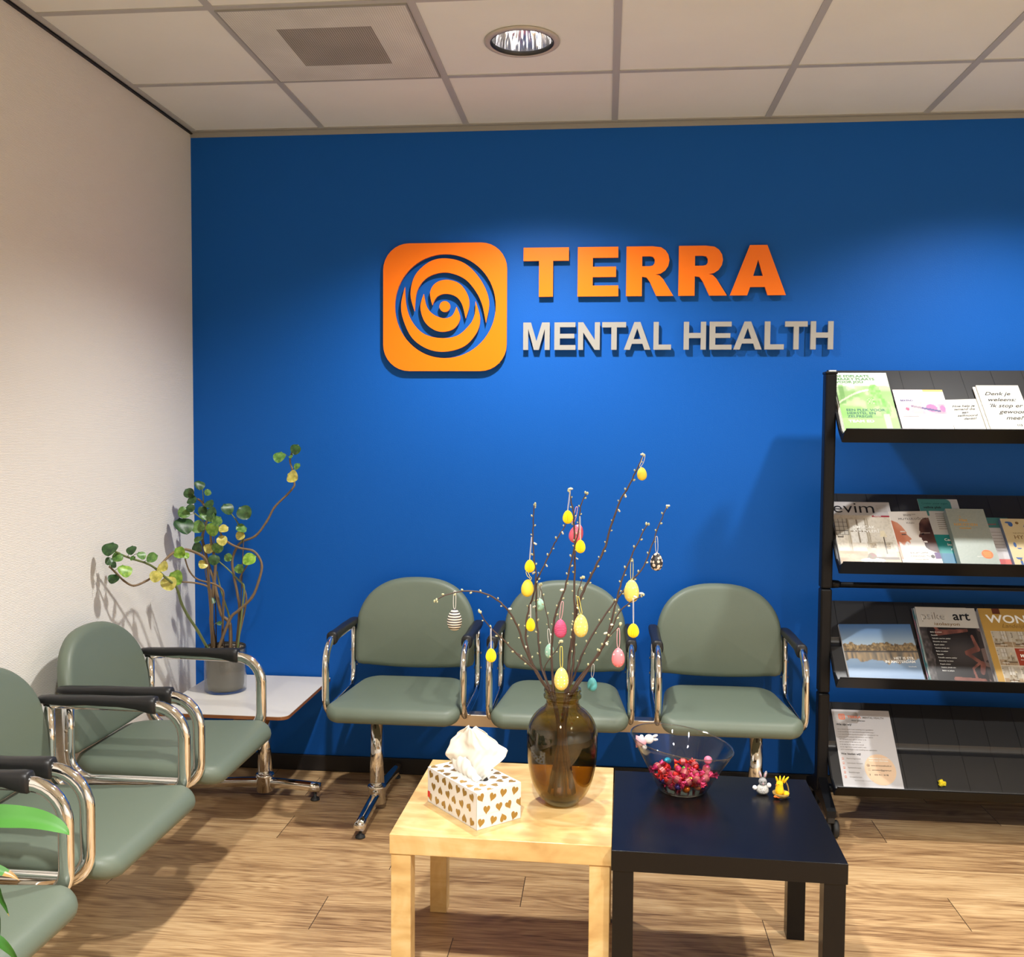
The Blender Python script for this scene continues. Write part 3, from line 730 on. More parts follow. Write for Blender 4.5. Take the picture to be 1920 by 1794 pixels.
# ================================================================== brown glass vase with branches
VX, VY, VZ = 1.640, -1.392, 0.4502
glass('amber_glass', (0.76, 0.655, 0.40), 0.02, 1.6)
glass('brown_water', (0.86, 0.76, 0.52), 0.02, 0.6)
glass('clear_glass', (0.945, 0.955, 0.95), 0.015, 1.3)
glass('glass_rim', (0.80, 0.82, 0.81), 0.03, 4.0)
def vase():
    root = empty('glass_vase', (VX, VY, VZ), label='brown glass vase with a wide shoulder, filled with budding branches, on the pale table', cat='vase')
    prof = [(0.0, 0.0), (0.036, 0.0), (0.042, 0.003), (0.050, 0.010), (0.063, 0.024), (0.075, 0.045), (0.084, 0.070), (0.0915, 0.110), (0.0955, 0.150), (0.0955, 0.185), (0.091, 0.212), (0.081, 0.234), (0.066, 0.251), (0.050, 0.263),
            (0.0445, 0.272), (0.0435, 0.281), (0.046, 0.286), (0.051, 0.291), (0.051, 0.296), (0.0465, 0.300), (0.0475, 0.303), (0.0505, 0.308), (0.049, 0.314), (0.044, 0.314)]
    inner = [(0.041, 0.306), (0.0405, 0.280), (0.0415, 0.271), (0.047, 0.261), (0.063, 0.248), (0.078, 0.231), (0.088, 0.210), (0.0925, 0.185), (0.0925, 0.150), (0.0885, 0.110), (0.081, 0.072), (0.070, 0.046), (0.057, 0.026), (0.040, 0.014), (0.0, 0.013)]
    pts = [(p.x, p.y) for p in smooth_pts([(a, b, 0) for a, b in prof[3:14]], 3)]
    P = prof[:3]+pts+prof[14:]
    MB().lathe([(max(r, 0.0006), z) for r, z in P+inner], seg=64).build('vase_body', 'amber_glass', root)
    wt = [(0.0006, 0.0135), (0.040, 0.0145), (0.0565, 0.027), (0.0695, 0.047), (0.0805, 0.073), (0.0880, 0.111), (0.0890, 0.120), (0.0006, 0.120)]
    MB().lathe(wt, seg=48).build('water', 'brown_water', root)
    MB().lathe([(0.0006, 0.0005), (0.034, 0.0005), (0.040, 0.004), (0.046, 0.009), (0.0006, 0.0115)], seg=40).build('glass_foot', 'clear_glass', root)
vase()
# measured positions (metres)
BRANCH = [
  ([(1.596, -1.4, 0.752), (1.545, -1.426, 0.865), (1.525, -1.44, 0.928), (1.498, -1.453, 0.981), (1.463, -1.464, 1.016), (1.426, -1.473, 1.032), (1.389, -1.481, 1.036), (1.356, -1.489, 1.031), (1.33, -1.495, 1.023), (1.313, -1.5, 1.011)], 0.0032),
  ([(1.601, -1.42, 0.753), (1.573, -1.443, 0.819), (1.532, -1.463, 0.861), (1.491, -1.485, 0.909), (1.455, -1.503, 0.948), (1.43, -1.52, 0.99)], 0.0032),
  ([(1.59, -1.38, 0.746), (1.577, -1.378, 0.785), (1.555, -1.375, 0.827), (1.538, -1.371, 0.896), (1.544, -1.367, 0.966), (1.559, -1.364, 1.014), (1.563, -1.361, 1.067), (1.555, -1.357, 1.132), (1.554, -1.353, 1.197), (1.556, -1.35, 1.253)], 0.0036),
  ([(1.599, -1.37, 0.744), (1.582, -1.358, 0.807), (1.572, -1.345, 0.874), (1.564, -1.331, 0.951), (1.563, -1.316, 1.038), (1.572, -1.311, 1.059), (1.6, -1.299, 1.121), (1.617, -1.292, 1.156), (1.641, -1.284, 1.196), (1.65, -1.28, 1.218)], 0.0032),
  ([(1.648, -1.4, 0.749), (1.666, -1.398, 0.815), (1.67, -1.394, 0.901), (1.669, -1.391, 1.008), (1.67, -1.387, 1.094), (1.667, -1.384, 1.18), (1.664, -1.382, 1.236), (1.657, -1.381, 1.27), (1.653, -1.38, 1.298)], 0.0038),
  ([(1.618, -1.4, 0.748), (1.61, -1.405, 0.88), (1.62, -1.408, 0.967), (1.635, -1.409, 1.011), (1.645, -1.411, 1.041), (1.658, -1.413, 1.098), (1.668, -1.414, 1.141), (1.68, -1.417, 1.201), (1.684, -1.419, 1.256), (1.7, -1.42, 1.29)], 0.0034),
  ([(1.646, -1.37, 0.741), (1.66, -1.357, 0.87), (1.674, -1.348, 0.957), (1.685, -1.343, 1.0), (1.699, -1.339, 1.035), (1.725, -1.333, 1.088), (1.75, -1.327, 1.14), (1.765, -1.321, 1.197), (1.788, -1.314, 1.263), (1.81, -1.31, 1.302), (1.835, -1.304, 1.355), (1.851, -1.3, 1.39)], 0.0044),
  ([(1.656, -1.39, 0.747), (1.711, -1.381, 0.825), (1.753, -1.373, 0.89), (1.778, -1.363, 0.984), (1.794, -1.357, 1.049), (1.811, -1.352, 1.096), (1.836, -1.346, 1.153), (1.862, -1.34, 1.203)], 0.0038),
  ([(1.65, -1.36, 0.743), (1.671, -1.35, 0.79), (1.692, -1.338, 0.849), (1.731, -1.322, 0.918), (1.778, -1.306, 0.987), (1.822, -1.293, 1.04), (1.857, -1.283, 1.083), (1.879, -1.271, 1.14), (1.896, -1.261, 1.189), (1.918, -1.25, 1.244)], 0.0034),
  ([(1.661, -1.42, 0.753), (1.72, -1.433, 0.846), (1.761, -1.443, 0.922), (1.785, -1.45, 0.979), (1.814, -1.455, 1.01), (1.847, -1.46, 1.031)], 0.0032),
  ([(1.657, -1.43, 0.758), (1.687, -1.456, 0.813), (1.729, -1.487, 0.868), (1.757, -1.515, 0.925), (1.788, -1.54, 0.97)], 0.0026),
  ([(1.611, -1.36, 0.737), (1.607, -1.343, 0.821), (1.6, -1.325, 0.906), (1.584, -1.311, 0.975), (1.57, -1.3, 1.026)], 0.0024),
  ([(1.611, -1.43, 0.756), (1.594, -1.447, 0.825), (1.624, -1.462, 0.88), (1.639, -1.47, 0.908)], 0.0022),
  ([(1.657, -1.41, 0.757), (1.66, -1.42, 0.842), (1.67, -1.434, 0.952), (1.681, -1.445, 1.035), (1.692, -1.45, 1.074)], 0.0026),
]
EGGS = [
  ('stripe', (1.361, -1.49, 0.961), 0.0380, 0.0570, (1.361, -1.49, 1.033)),
  ('comb', (1.459, -1.505, 0.874), 0.0270, 0.0360, (1.458, -1.505, 0.946)),
  ('plain_yellow', (1.544, -1.4, 1.034), 0.0330, 0.0470, (1.542, -1.4, 1.076)),
  ('comb', (1.548, -1.38, 1.09), 0.0270, 0.0350, (1.552, -1.38, 1.165)),
  ('comb', (1.65, -1.4, 1.226), 0.0270, 0.0360, (1.655, -1.4, 1.293)),
  ('pink', (1.672, -1.36, 1.178), 0.0370, 0.0520, (1.672, -1.36, 1.247)),
  ('comb', (1.685, -1.44, 1.153), 0.0260, 0.0350, (1.683, -1.44, 1.228)),
  ('small_yellow', (1.847, -1.31, 1.339), 0.0260, 0.0360, (1.852, -1.31, 1.386)),
  ('floral', (1.892, -1.27, 1.094), 0.0340, 0.0510, (1.891, -1.27, 1.161)),
  ('speckle_yellow', (1.822, -1.345, 1.023), 0.0400, 0.0620, (1.822, -1.345, 1.107)),
  ('comb', (1.824, -1.475, 0.942), 0.0290, 0.0370, (1.823, -1.475, 1.022)),
  ('pink_dots', (1.785, -1.54, 0.886), 0.0320, 0.0490, (1.785, -1.54, 0.956)),
  ('teal', (1.718, -1.3, 0.752), 0.0270, 0.0390, (1.72, -1.3, 0.805)),
  ('speckle_yellow', (1.689, -1.47, 0.95), 0.0370, 0.0600, (1.681, -1.47, 1.022)),
  ('pink_wool', (1.635, -1.44, 0.935), 0.0330, 0.0490, (1.639, -1.44, 1.003)),
  ('mint', (1.569, -1.29, 0.97), 0.0270, 0.0350, (1.569, -1.29, 1.027)),
  ('mint_dots', (1.602, -1.36, 0.856), 0.0250, 0.0400, (1.599, -1.36, 0.913)),
  ('comb', (1.553, -1.4, 0.935), 0.0240, 0.0360, (1.552, -1.4, 0.986)),
  ('dotted_yellow', (1.641, -1.5, 0.817), 0.0370, 0.0590, (1.64, -1.5, 0.897)),
]
STEMS = [
  ([(0.172, -0.27, 0.579), (0.162, -0.345, 0.663), (0.153, -0.41, 0.732), (0.152, -0.464, 0.792), (0.16, -0.508, 0.842), (0.161, -0.535, 0.871), (0.146, -0.582, 0.908), (0.134, -0.631, 0.947), (0.119, -0.673, 0.973), (0.097, -0.724, 0.994), (0.079, -0.769, 1.014), (0.07, -0.8, 1.031)], 0.0045, 'g'),
  ([(0.18, -0.25, 0.578), (0.209, -0.323, 0.704), (0.234, -0.399, 0.832), (0.255, -0.464, 0.935), (0.251, -0.491, 0.975), (0.216, -0.531, 1.004), (0.195, -0.553, 1.009), (0.171, -0.581, 0.997), (0.151, -0.617, 0.966), (0.135, -0.659, 0.925), (0.118, -0.685, 0.909), (0.092, -0.717, 0.899), (0.072, -0.746, 0.92), (0.059, -0.776, 0.952), (0.05, -0.803, 0.978)], 0.0045, 'b'),
  ([(0.186, -0.24, 0.576), (0.193, -0.28, 0.663), (0.21, -0.33, 0.769), (0.219, -0.359, 0.832), (0.182, -0.387, 0.857), (0.133, -0.42, 0.867)], 0.0042, 'b'),
  ([(0.208, -0.22, 0.625), (0.245, -0.291, 0.763), (0.255, -0.321, 0.82), (0.23, -0.346, 0.849), (0.182, -0.385, 0.872), (0.161, -0.411, 0.907), (0.158, -0.439, 0.954), (0.161, -0.45, 0.974)], 0.0036, 'b'),
  ([(0.178, -0.23, 0.58), (0.168, -0.228, 0.685), (0.178, -0.225, 0.815), (0.185, -0.223, 0.913), (0.168, -0.221, 0.997), (0.165, -0.22, 1.042)], 0.0065, 'b'),
  ([(0.253, -0.24, 0.598), (0.248, -0.235, 0.669), (0.214, -0.232, 0.706), (0.192, -0.227, 0.783), (0.178, -0.223, 0.847), (0.156, -0.219, 0.899), (0.135, -0.214, 0.976), (0.127, -0.211, 1.021), (0.146, -0.205, 1.099), (0.128, -0.202, 1.151), (0.104, -0.2, 1.17)], 0.0060, 'b'),
  ([(0.269, -0.22, 0.594), (0.281, -0.214, 0.718), (0.273, -0.211, 0.782), (0.259, -0.208, 0.847), (0.248, -0.205, 0.912), (0.258, -0.203, 0.957), (0.284, -0.201, 0.997), (0.344, -0.198, 1.024), (0.39, -0.195, 1.083), (0.422, -0.192, 1.141), (0.475, -0.189, 1.194), (0.501, -0.187, 1.226), (0.501, -0.186, 1.246), (0.494, -0.184, 1.291), (0.483, -0.182, 1.329), (0.493, -0.18, 1.368)], 0.0046, 'b'),
  ([(0.209, -0.27, 0.636), (0.261, -0.266, 0.695), (0.3, -0.264, 0.734), (0.352, -0.26, 0.786), (0.378, -0.257, 0.851), (0.39, -0.254, 0.908), (0.377, -0.253, 0.946), (0.35, -0.251, 0.971), (0.296, -0.248, 0.98), (0.249, -0.246, 1.001), (0.222, -0.244, 1.026), (0.201, -0.242, 1.078), (0.181, -0.24, 1.109)], 0.0048, 'b'),
  ([(0.245, -0.22, 0.619), (0.24, -0.215, 0.684), (0.219, -0.21, 0.748), (0.197, -0.205, 0.812), (0.182, -0.2, 0.877)], 0.0038, 'g'),
  ([(0.288, -0.26, 0.629), (0.31, -0.263, 0.727), (0.321, -0.266, 0.825), (0.302, -0.266, 0.85), (0.251, -0.269, 0.901), (0.212, -0.27, 0.933)], 0.0032, 'g'),
  ([(0.286, -0.205, 0.997), (0.293, -0.204, 1.017), (0.272, -0.202, 1.075), (0.238, -0.201, 1.12), (0.225, -0.2, 1.139)], 0.0026, 'g'),
  ([(0.269, -0.23, 0.596), (0.319, -0.243, 0.756), (0.312, -0.249, 0.822), (0.3, -0.252, 0.861), (0.332, -0.257, 0.914), (0.353, -0.26, 0.941)], 0.0034, 'b'),
  ([(0.112, -0.25, 1.116), (0.132, -0.237, 1.095), (0.152, -0.22, 1.062)], 0.0024, 'g'),
  ([(0.127, -0.2, 1.144), (0.127, -0.2, 1.177), (0.123, -0.2, 1.216)], 0.0020, 'g'),
]
LEAVES = [
  ((0.063, -0.82, 1.039), 0.052, 'd'),
  ((0.047, -0.823, 0.998), 0.028, 'd'),
  ((0.072, -0.789, 1.008), 0.036, 'g'),
  ((0.101, -0.796, 0.961), 0.047, 'l'),
  ((0.046, -0.796, 0.933), 0.036, 'd'),
  ((0.101, -0.744, 1.027), 0.035, 'd'),
  ((0.149, -0.693, 0.994), 0.040, 'g'),
  ((0.136, -0.744, 1.009), 0.031, 'g'),
  ((0.104, -0.744, 0.999), 0.019, 'g'),
  ((0.157, -0.679, 0.926), 0.043, 'y'),
  ((0.164, -0.637, 0.955), 0.041, 'y'),
  ((0.145, -0.555, 0.881), 0.053, 'y'),
  ((0.12, -0.44, 0.883), 0.058, 'l'),
  ((0.198, -0.573, 1.0), 0.042, 'l'),
  ((0.173, -0.47, 0.974), 0.027, 'l'),
  ((0.12, -0.22, 1.226), 0.041, 'd'),
  ((0.076, -0.22, 1.194), 0.040, 'd'),
  ((0.154, -0.22, 1.198), 0.026, 'g'),
  ((0.089, -0.22, 1.165), 0.039, 'd'),
  ((0.163, -0.222, 1.151), 0.036, 'd'),
  ((0.075, -0.27, 1.065), 0.074, 'd'),
  ((0.075, -0.27, 1.119), 0.046, 'g'),
  ((0.104, -0.27, 1.138), 0.032, 'd'),
  ((0.123, -0.24, 1.06), 0.050, 'g'),
  ((0.184, -0.24, 1.051), 0.055, 'l'),
  ((0.132, -0.22, 1.123), 0.036, 'd'),
  ((0.189, -0.26, 1.121), 0.042, 'd'),
  ((0.141, -0.225, 1.101), 0.036, 'g'),
  ((0.186, -0.26, 1.102), 0.040, 'g'),
  ((0.21, -0.262, 1.086), 0.041, 'g'),
  ((0.237, -0.264, 1.056), 0.037, 'y'),
  ((0.23, -0.264, 1.009), 0.041, 'y'),
  ((0.119, -0.231, 1.007), 0.036, 'g'),
  ((0.117, -0.234, 0.975), 0.043, 'd'),
  ((0.164, -0.234, 0.972), 0.040, 'y'),
  ((0.203, -0.241, 0.977), 0.043, 'g'),
  ((0.245, -0.484, 0.944), 0.033, 'y'),
  ((0.207, -0.29, 0.935), 0.042, 'd'),
  ((0.236, -0.22, 1.131), 0.049, 'd'),
  ((0.307, -0.222, 1.118), 0.057, 'd'),
  ((0.293, -0.222, 1.054), 0.043, 'g'),
  ((0.29, -0.224, 1.025), 0.036, 'y'),
  ((0.24, -0.225, 0.937), 0.032, 'g'),
  ((0.348, -0.28, 0.937), 0.053, 'l'),
  ((0.305, -0.272, 0.899), 0.037, 'g'),
  ((0.447, -0.202, 1.341), 0.049, 'g'),
  ((0.513, -0.2, 1.373), 0.042, 'd'),
  ((0.495, -0.202, 1.346), 0.019, 'g'),
  ((0.52, -0.204, 1.305), 0.030, 'g'),
  ((0.503, -0.206, 1.265), 0.049, 'y'),
  ((0.224, -0.35, 0.783), 0.025, 'd'),
  ((0.232, -0.3, 0.684), 0.019, 'd'),
  ((0.078, -0.823, 0.987), 0.022, 'd'),
]

# ================================================================== budding branches
mat('branch_bark', (0.075, 0.045, 0.034), 0.6, bump=(160, 0.5, 0.001))
mat('bud_green', (0.50, 0.50, 0.30), 0.55)
mat('bud_white', (0.72, 0.72, 0.58), 0.6)
BL = ['budding branch arching far out to the left over the left seat, carrying the striped egg', 'budding branch slanting left below the long arching one, carrying a yellow paper egg',
 'thin upright budding branch, leftmost of the tall ones', 'budding branch crossing the leftmost upright one and ending at a yellow paper egg', 'upright budding branch in the middle of the bunch, second highest tip',
 'budding branch with its tip just right of the middle one, carrying the plain pink egg', 'tallest budding branch, leaning right, with a small yellow egg at its tip', 'budding branch leaning right between the tallest and the rightmost one',
 'rightmost long budding branch, carrying the black floral egg', 'short low budding branch on the right, ending below the large speckled yellow egg', 'shortest budding branch on the right, carrying the pink dotted egg',
 'short thin budding branch inside the left half of the bunch, carrying a mint egg', 'small budding twig in front of the bunch, just above the vase neck', 'short budding twig beside the middle branch, in front of the middle backrest']
bud_mesh = MB().ball((0, 0, 0), 0.0030, 0.0030, 0.0042, 8).build('bud', 'bud_green')
flower = MB(); 
for a in range(5): flower.ball((0.0035*math.cos(a*1.257), 0.0035*math.sin(a*1.257), 0.002), 0.0028, seg=6)
flower_mesh = flower.build('blossom', 'bud_white')
def branches():
    rnd = random.Random(3)
    for bi, (pts, rad) in enumerate(BRANCH):
        base = Vector(pts[0])
        root = empty('blossom_branch', (VX, VY, VZ+0.30), label=BL[bi], cat='branch', group='budding branches in the brown vase')
        org = Vector((VX, VY, VZ+0.30))
        ang = bi*2.399; fo = Vector((math.cos(ang), math.sin(ang), 0))
        d0 = Vector((base.x-VX, base.y-VY, 0)); d0 = d0*min(1, 0.030/max(d0.length, 1e-4))
        inside = [Vector((VX, VY, VZ+0.030))+fo*0.036, Vector((VX, VY, VZ+0.10))+fo*0.022, Vector((VX, VY, VZ+0.19))+d0*0.25+fo*0.006, Vector((VX, VY, VZ+0.285))+d0]
        P = inside+[Vector(p) for p in pts[1:]]
        S_ = smooth_pts(P, 5)
        S_ = [p+Vector((rnd.uniform(-.0012, .0012), rnd.uniform(-.0012, .0012), 0)) for p in S_]
        n = len(S_)
        rr = [rad*(1.15-0.75*i/(n-1)) for i in range(n)]
        MB().tube([p-org for p in S_], rr, 7).build('stem', 'branch_bark', root)
        # buds at alternating nodes, with a terminal cluster
        k = 0; acc = 0
        for i in range(22, n-1):
            acc += (S_[i]-S_[i-1]).length
            if acc < rnd.uniform(0.016, 0.026): continue
            acc = 0; k += 1
            t = (S_[i+1]-S_[i-1]).normalized(); side = t.cross(Vector((0, 1, 0))).normalized()*(1 if k % 2 else -1) + Vector((0, rnd.uniform(-.9, .3), 0))
            side.normalize(); src = flower_mesh if rnd.random() < 0.10 else bud_mesh
            b = src.copy(); COL.objects.link(b); b.parent = root
            b.location = S_[i]-org+side*(rr[i]+0.0030)+t*0.001; b.rotation_euler = (side*0.7+t).to_track_quat('Z', 'Y').to_euler(); sc = rnd.uniform(0.6, 1.0); b.scale = (sc, sc, sc)
        for q in range(3):
            b = (flower_mesh if q == 0 and bi in (4, 6, 8, 9) else bud_mesh).copy(); COL.objects.link(b); b.parent = root
            b.location = S_[-1]-org+Vector((rnd.uniform(-.004, .004), rnd.uniform(-.003, .003), rnd.uniform(-.002, .004)))
        if bi == 1: 
            tw = smooth_pts([Vector((1.558, -1.45, 0.842)), Vector((1.535, -1.45, 0.862)), Vector((1.503, -1.45, 0.876))], 5)
            MB().tube([p-org for p in tw], 0.0014, 6).build('twig', 'branch_bark', root)
branches()
bpy.data.objects.remove(bud_mesh); bpy.data.objects.remove(flower_mesh)

# ================================================================== hanging easter eggs
def voro(name, base, dot, scale, thr, rough=0.5, rnd=0.0, extra=None, bump_=None):
    m = mat(name, base, rough, bump=bump_); nt = m.node_tree; v = coords(nt)
    vo = N(nt, 'ShaderNodeTexVoronoi', Scale=scale, Randomness=rnd); nt.links.new(v, vo.inputs['Vector'])
    st = [(0.0, dot), (thr, base)] if extra is None else [(0.0, extra), (thr*0.35, dot), (thr, base)]
    nt.links.new(ramp(nt, st, vo.outputs['Distance'], 'CONSTANT').outputs[0], nt.nodes['Principled BSDF'].inputs['Base Color'])
YEL = hexc(255, 226, 34); 
mat('honeycomb_paper', YEL, 0.7)
m = mat('egg_stripes', (0.5, 0.5, 0.5), 0.6); nt = m.node_tree; wv = N(nt, 'ShaderNodeTexWave', Scale=46.0, Distortion=0.4); wv.bands_direction = 'Z'
nt.links.new(coords(nt), wv.inputs['Vector']); nt.links.new(ramp(nt, [(0, (0.035, 0.03, 0.035)), (0.42, (0.70, 0.67, 0.58))], wv.outputs['Fac'], 'CONSTANT').outputs[0], nt.nodes['Principled BSDF'].inputs['Base Color'])
add_bump(nt, wv.outputs['Fac'], 0.6, 0.002)
m = mat('egg_pink_wool', hexc(236, 92, 138), 0.7); nt = m.node_tree; wv = N(nt, 'ShaderNodeTexWave', Scale=95.0, Distortion=0.3); wv.bands_direction = 'Z'
nt.links.new(coords(nt), wv.inputs['Vector']); add_bump(nt, wv.outputs['Fac'], 0.9, 0.002)
mat('egg_pink', hexc(236, 104, 128), 0.45); mat('egg_yellow', hexc(244, 216, 66), 0.6, bump=(90, 0.5, 0.002)); mat('egg_teal', hexc(92, 176, 178), 0.45)
mat('egg_mint', hexc(168, 214, 190), 0.5)
voro('egg_pink_dots', hexc(240, 130, 138), (0.85, 0.75, 0.72), 105, 0.24)
voro('egg_mint_dots', hexc(160, 208, 186), (0.8, 0.82, 0.78), 105, 0.26)
voro('egg_yellow_dots', hexc(246, 218, 112), (0.88, 0.84, 0.66), 120, 0.24)
voro('egg_yellow_speckle', hexc(246, 220, 112), hexc(250, 232, 160), 110, 0.34, 0.5, 0.5)
voro('egg_floral', (0.03, 0.03, 0.035), hexc(240, 222, 206), 92, 0.44, 0.45, 0.35, extra=hexc(214, 130, 110))
mat('ribbon_white', (0.75, 0.72, 0.68), 0.7); mat('ribbon_yellow', hexc(238, 216, 96), 0.7); mat('ribbon_pink', hexc(240, 170, 180), 0.7)
EGGM = {'stripe': ('egg_stripes', 'ribbon_white'), 'comb': ('honeycomb_paper', 'ribbon_white'), 'plain_yellow': ('egg_yellow', 'ribbon_yellow'), 'pink': ('egg_pink', 'ribbon_pink'), 'small_yellow': ('egg_yellow', 'ribbon_white'),
        'floral': ('egg_floral', 'ribbon_white'), 'speckle_yellow': ('egg_yellow_speckle', 'ribbon_yellow'), 'pink_dots': ('egg_pink_dots', 'ribbon_pink'), 'teal': ('egg_teal', 'ribbon_white'), 'pink_wool': ('egg_pink_wool', 'ribbon_pink'),
        'mint': ('egg_mint', 'ribbon_white'), 'mint_dots': ('egg_mint_dots', 'ribbon_white'), 'dotted_yellow': ('egg_yellow_dots', 'ribbon_yellow')}
EL = ['black and cream striped hanging egg on the far left branch', 'yellow honeycomb paper egg hanging lowest at left, in front of the gap between the seats', 'smooth yellow hanging egg directly below a yellow paper egg, left of the bunch',
 'yellow honeycomb paper egg on the leftmost upright branch, above the smooth yellow egg', 'highest of the yellow honeycomb paper eggs, near the top of the middle branches', 'plain pink hanging egg high up behind the middle branches',
 'yellow honeycomb paper egg just below the high plain pink egg', 'small yellow hanging egg at the tip of the tallest branch', 'black hanging egg with pale flowers on the rightmost branch', 'large pale yellow speckled egg on the right, directly above a yellow paper egg',
 'yellow honeycomb paper egg on the right, below the large speckled yellow egg', 'pink hanging egg with white dots, lowest on the right branches', 'small teal hanging egg right of the vase neck', 'large pale yellow egg in the middle of the bunch, beside the pink ribbed egg',
 'pink ribbed hanging egg in the middle of the bunch', 'mint green hanging egg near the top of the middle backrest', 'mint green dotted egg hanging low behind the branches, above the vase', 'yellow honeycomb paper egg at the left edge of the middle backrest',
 'large yellow egg with pale dots hanging directly in front of the vase mouth']
def egg_prof(w_, h_, n=14):
    P = []
    for i in range(n+1):
        a = PI*i/n; z = -math.cos(a); r = math.sin(a)*(1-0.16*z); P.append((max(r*w_/2*1.01, 0.0003), z*h_/2))
    return P
tilt = {2: 0.35, 5: -0.35, 7: -0.2}
for i, (kd, c, w_, h_, top) in enumerate(EGGS):
    root = empty('easter_egg', c, label=EL[i], cat='easter egg', group='eggs hanging on the branches')
    em, rm = EGGM[kd]; mb = MB()
    if kd == 'comb':
        rings = []
        for r, z in egg_prof(w_, h_, 14): rings.append([(r*(0.80+0.20*(k % 2))*math.cos(2*PI*k/36), r*(0.80+0.20*(k % 2))*math.sin(2*PI*k/36), z) for k in range(36)])
        mb.loft(rings, 0, True, caps=True, sm=False)
    else: mb.lathe(egg_prof(w_, h_, 18), seg=28)
    sh = mb.build('shell', em, root)
    a = tilt.get(i, 0); sh.rotation_euler = (0, a, i*0.7)
    t = Vector(top)-Vector(c); b0 = Vector((math.sin(a)*h_/2*0.97, 0, math.cos(a)*h_/2*0.97))
    sp_ = 0.0026 if kd != 'comb' else 0.0009
    q = MB(); wr = 0.0008 if kd != 'comb' else 0.0006
    loop = [b0, b0+Vector((-sp_, 0, 0.006)), b0*0.5+t*0.5+Vector((-sp_*1.3, 0.001, 0)), t+Vector((-sp_, 0.003, 0)), t+Vector((0, 0.004, 0.003)), t+Vector((sp_, 0.003, 0)), b0*0.5+t*0.5+Vector((sp_*1.3, -0.001, 0)), b0+Vector((sp_, 0, 0.006))]
    q.tube(smooth_pts(loop, 4, True), wr, 5, loop=True)
    q.build('ribbon', rm, root)

# ================================================================== the tall plant in its glass pot
PX, PY, PZ = 0.238, -0.257, 0.4060
m = mat('plant_stem_brown', (0.20, 0.135, 0.075), 0.65, bump=(90, 0.6, 0.002)); mat('plant_stem_green', (0.16, 0.20, 0.07), 0.55)
mat('potting_soil', (0.035, 0.022, 0.014), 0.9, bump=(60, 1.0, 0.01)); mat('soil_chip', (0.45, 0.33, 0.20), 0.8)
mat('inner_pot_plastic', (0.19, 0.17, 0.145), 0.5); mat('bamboo_stake', (0.06, 0.035, 0.02), 0.6)
def leafmat(name, c1, c2):
    m = mat(name, c1, 0.38, spec=0.5); nt = m.node_tree; b = nt.nodes['Principled BSDF']
    n = N(nt, 'ShaderNodeTexNoise', Scale=3.5, Detail=2.0); nt.links.new(coords(nt), n.inputs['Vector'])
    nt.links.new(ramp(nt, [(0.38, c1), (0.66, c2)], n.outputs['Fac']).outputs[0], b.inputs['Base Color'])
    b.inputs['Transmission Weight'].default_value = 0
leafmat('leaf_d', hexc(30, 66, 34), hexc(60, 98, 48)); leafmat('leaf_g', hexc(66, 112, 48), hexc(112, 150, 78)); leafmat('leaf_l', hexc(98, 146, 40), hexc(150, 186, 70)); leafmat('leaf_y', hexc(168, 164, 74), hexc(208, 196, 104))
def leaf_mesh(kind):
    rings = []; n = 12; mb = MB()
    for j in range(n+1):
        v_ = (1-math.cos(PI*j/n))/2
        wd = 0.56*math.sqrt(max(0, 1-(2*v_-1)**2))*(1.14-0.34*v_) if 0 < v_ < 1 else 0.0
        row = []
        for i in range(9):
            u_ = i/8*2-1
            x = u_*wd; y = v_ - 0.10*(1-abs(u_))*(1 if v_ < 0.15 else 0)*(1-v_/0.15 if v_ < 0.15 else 0)
            z = 0.16*(u_*wd)**2*2.0 - 0.30*(v_-0.4)**2 + 0.06 + 0.03*math.sin(u_*3+v_*5)
            row.append((x, y, z))
        rings.append(row)
    return mb.loft(rings, 0, closed=False).build('leaf', 'leaf_'+kind, fixn=False)
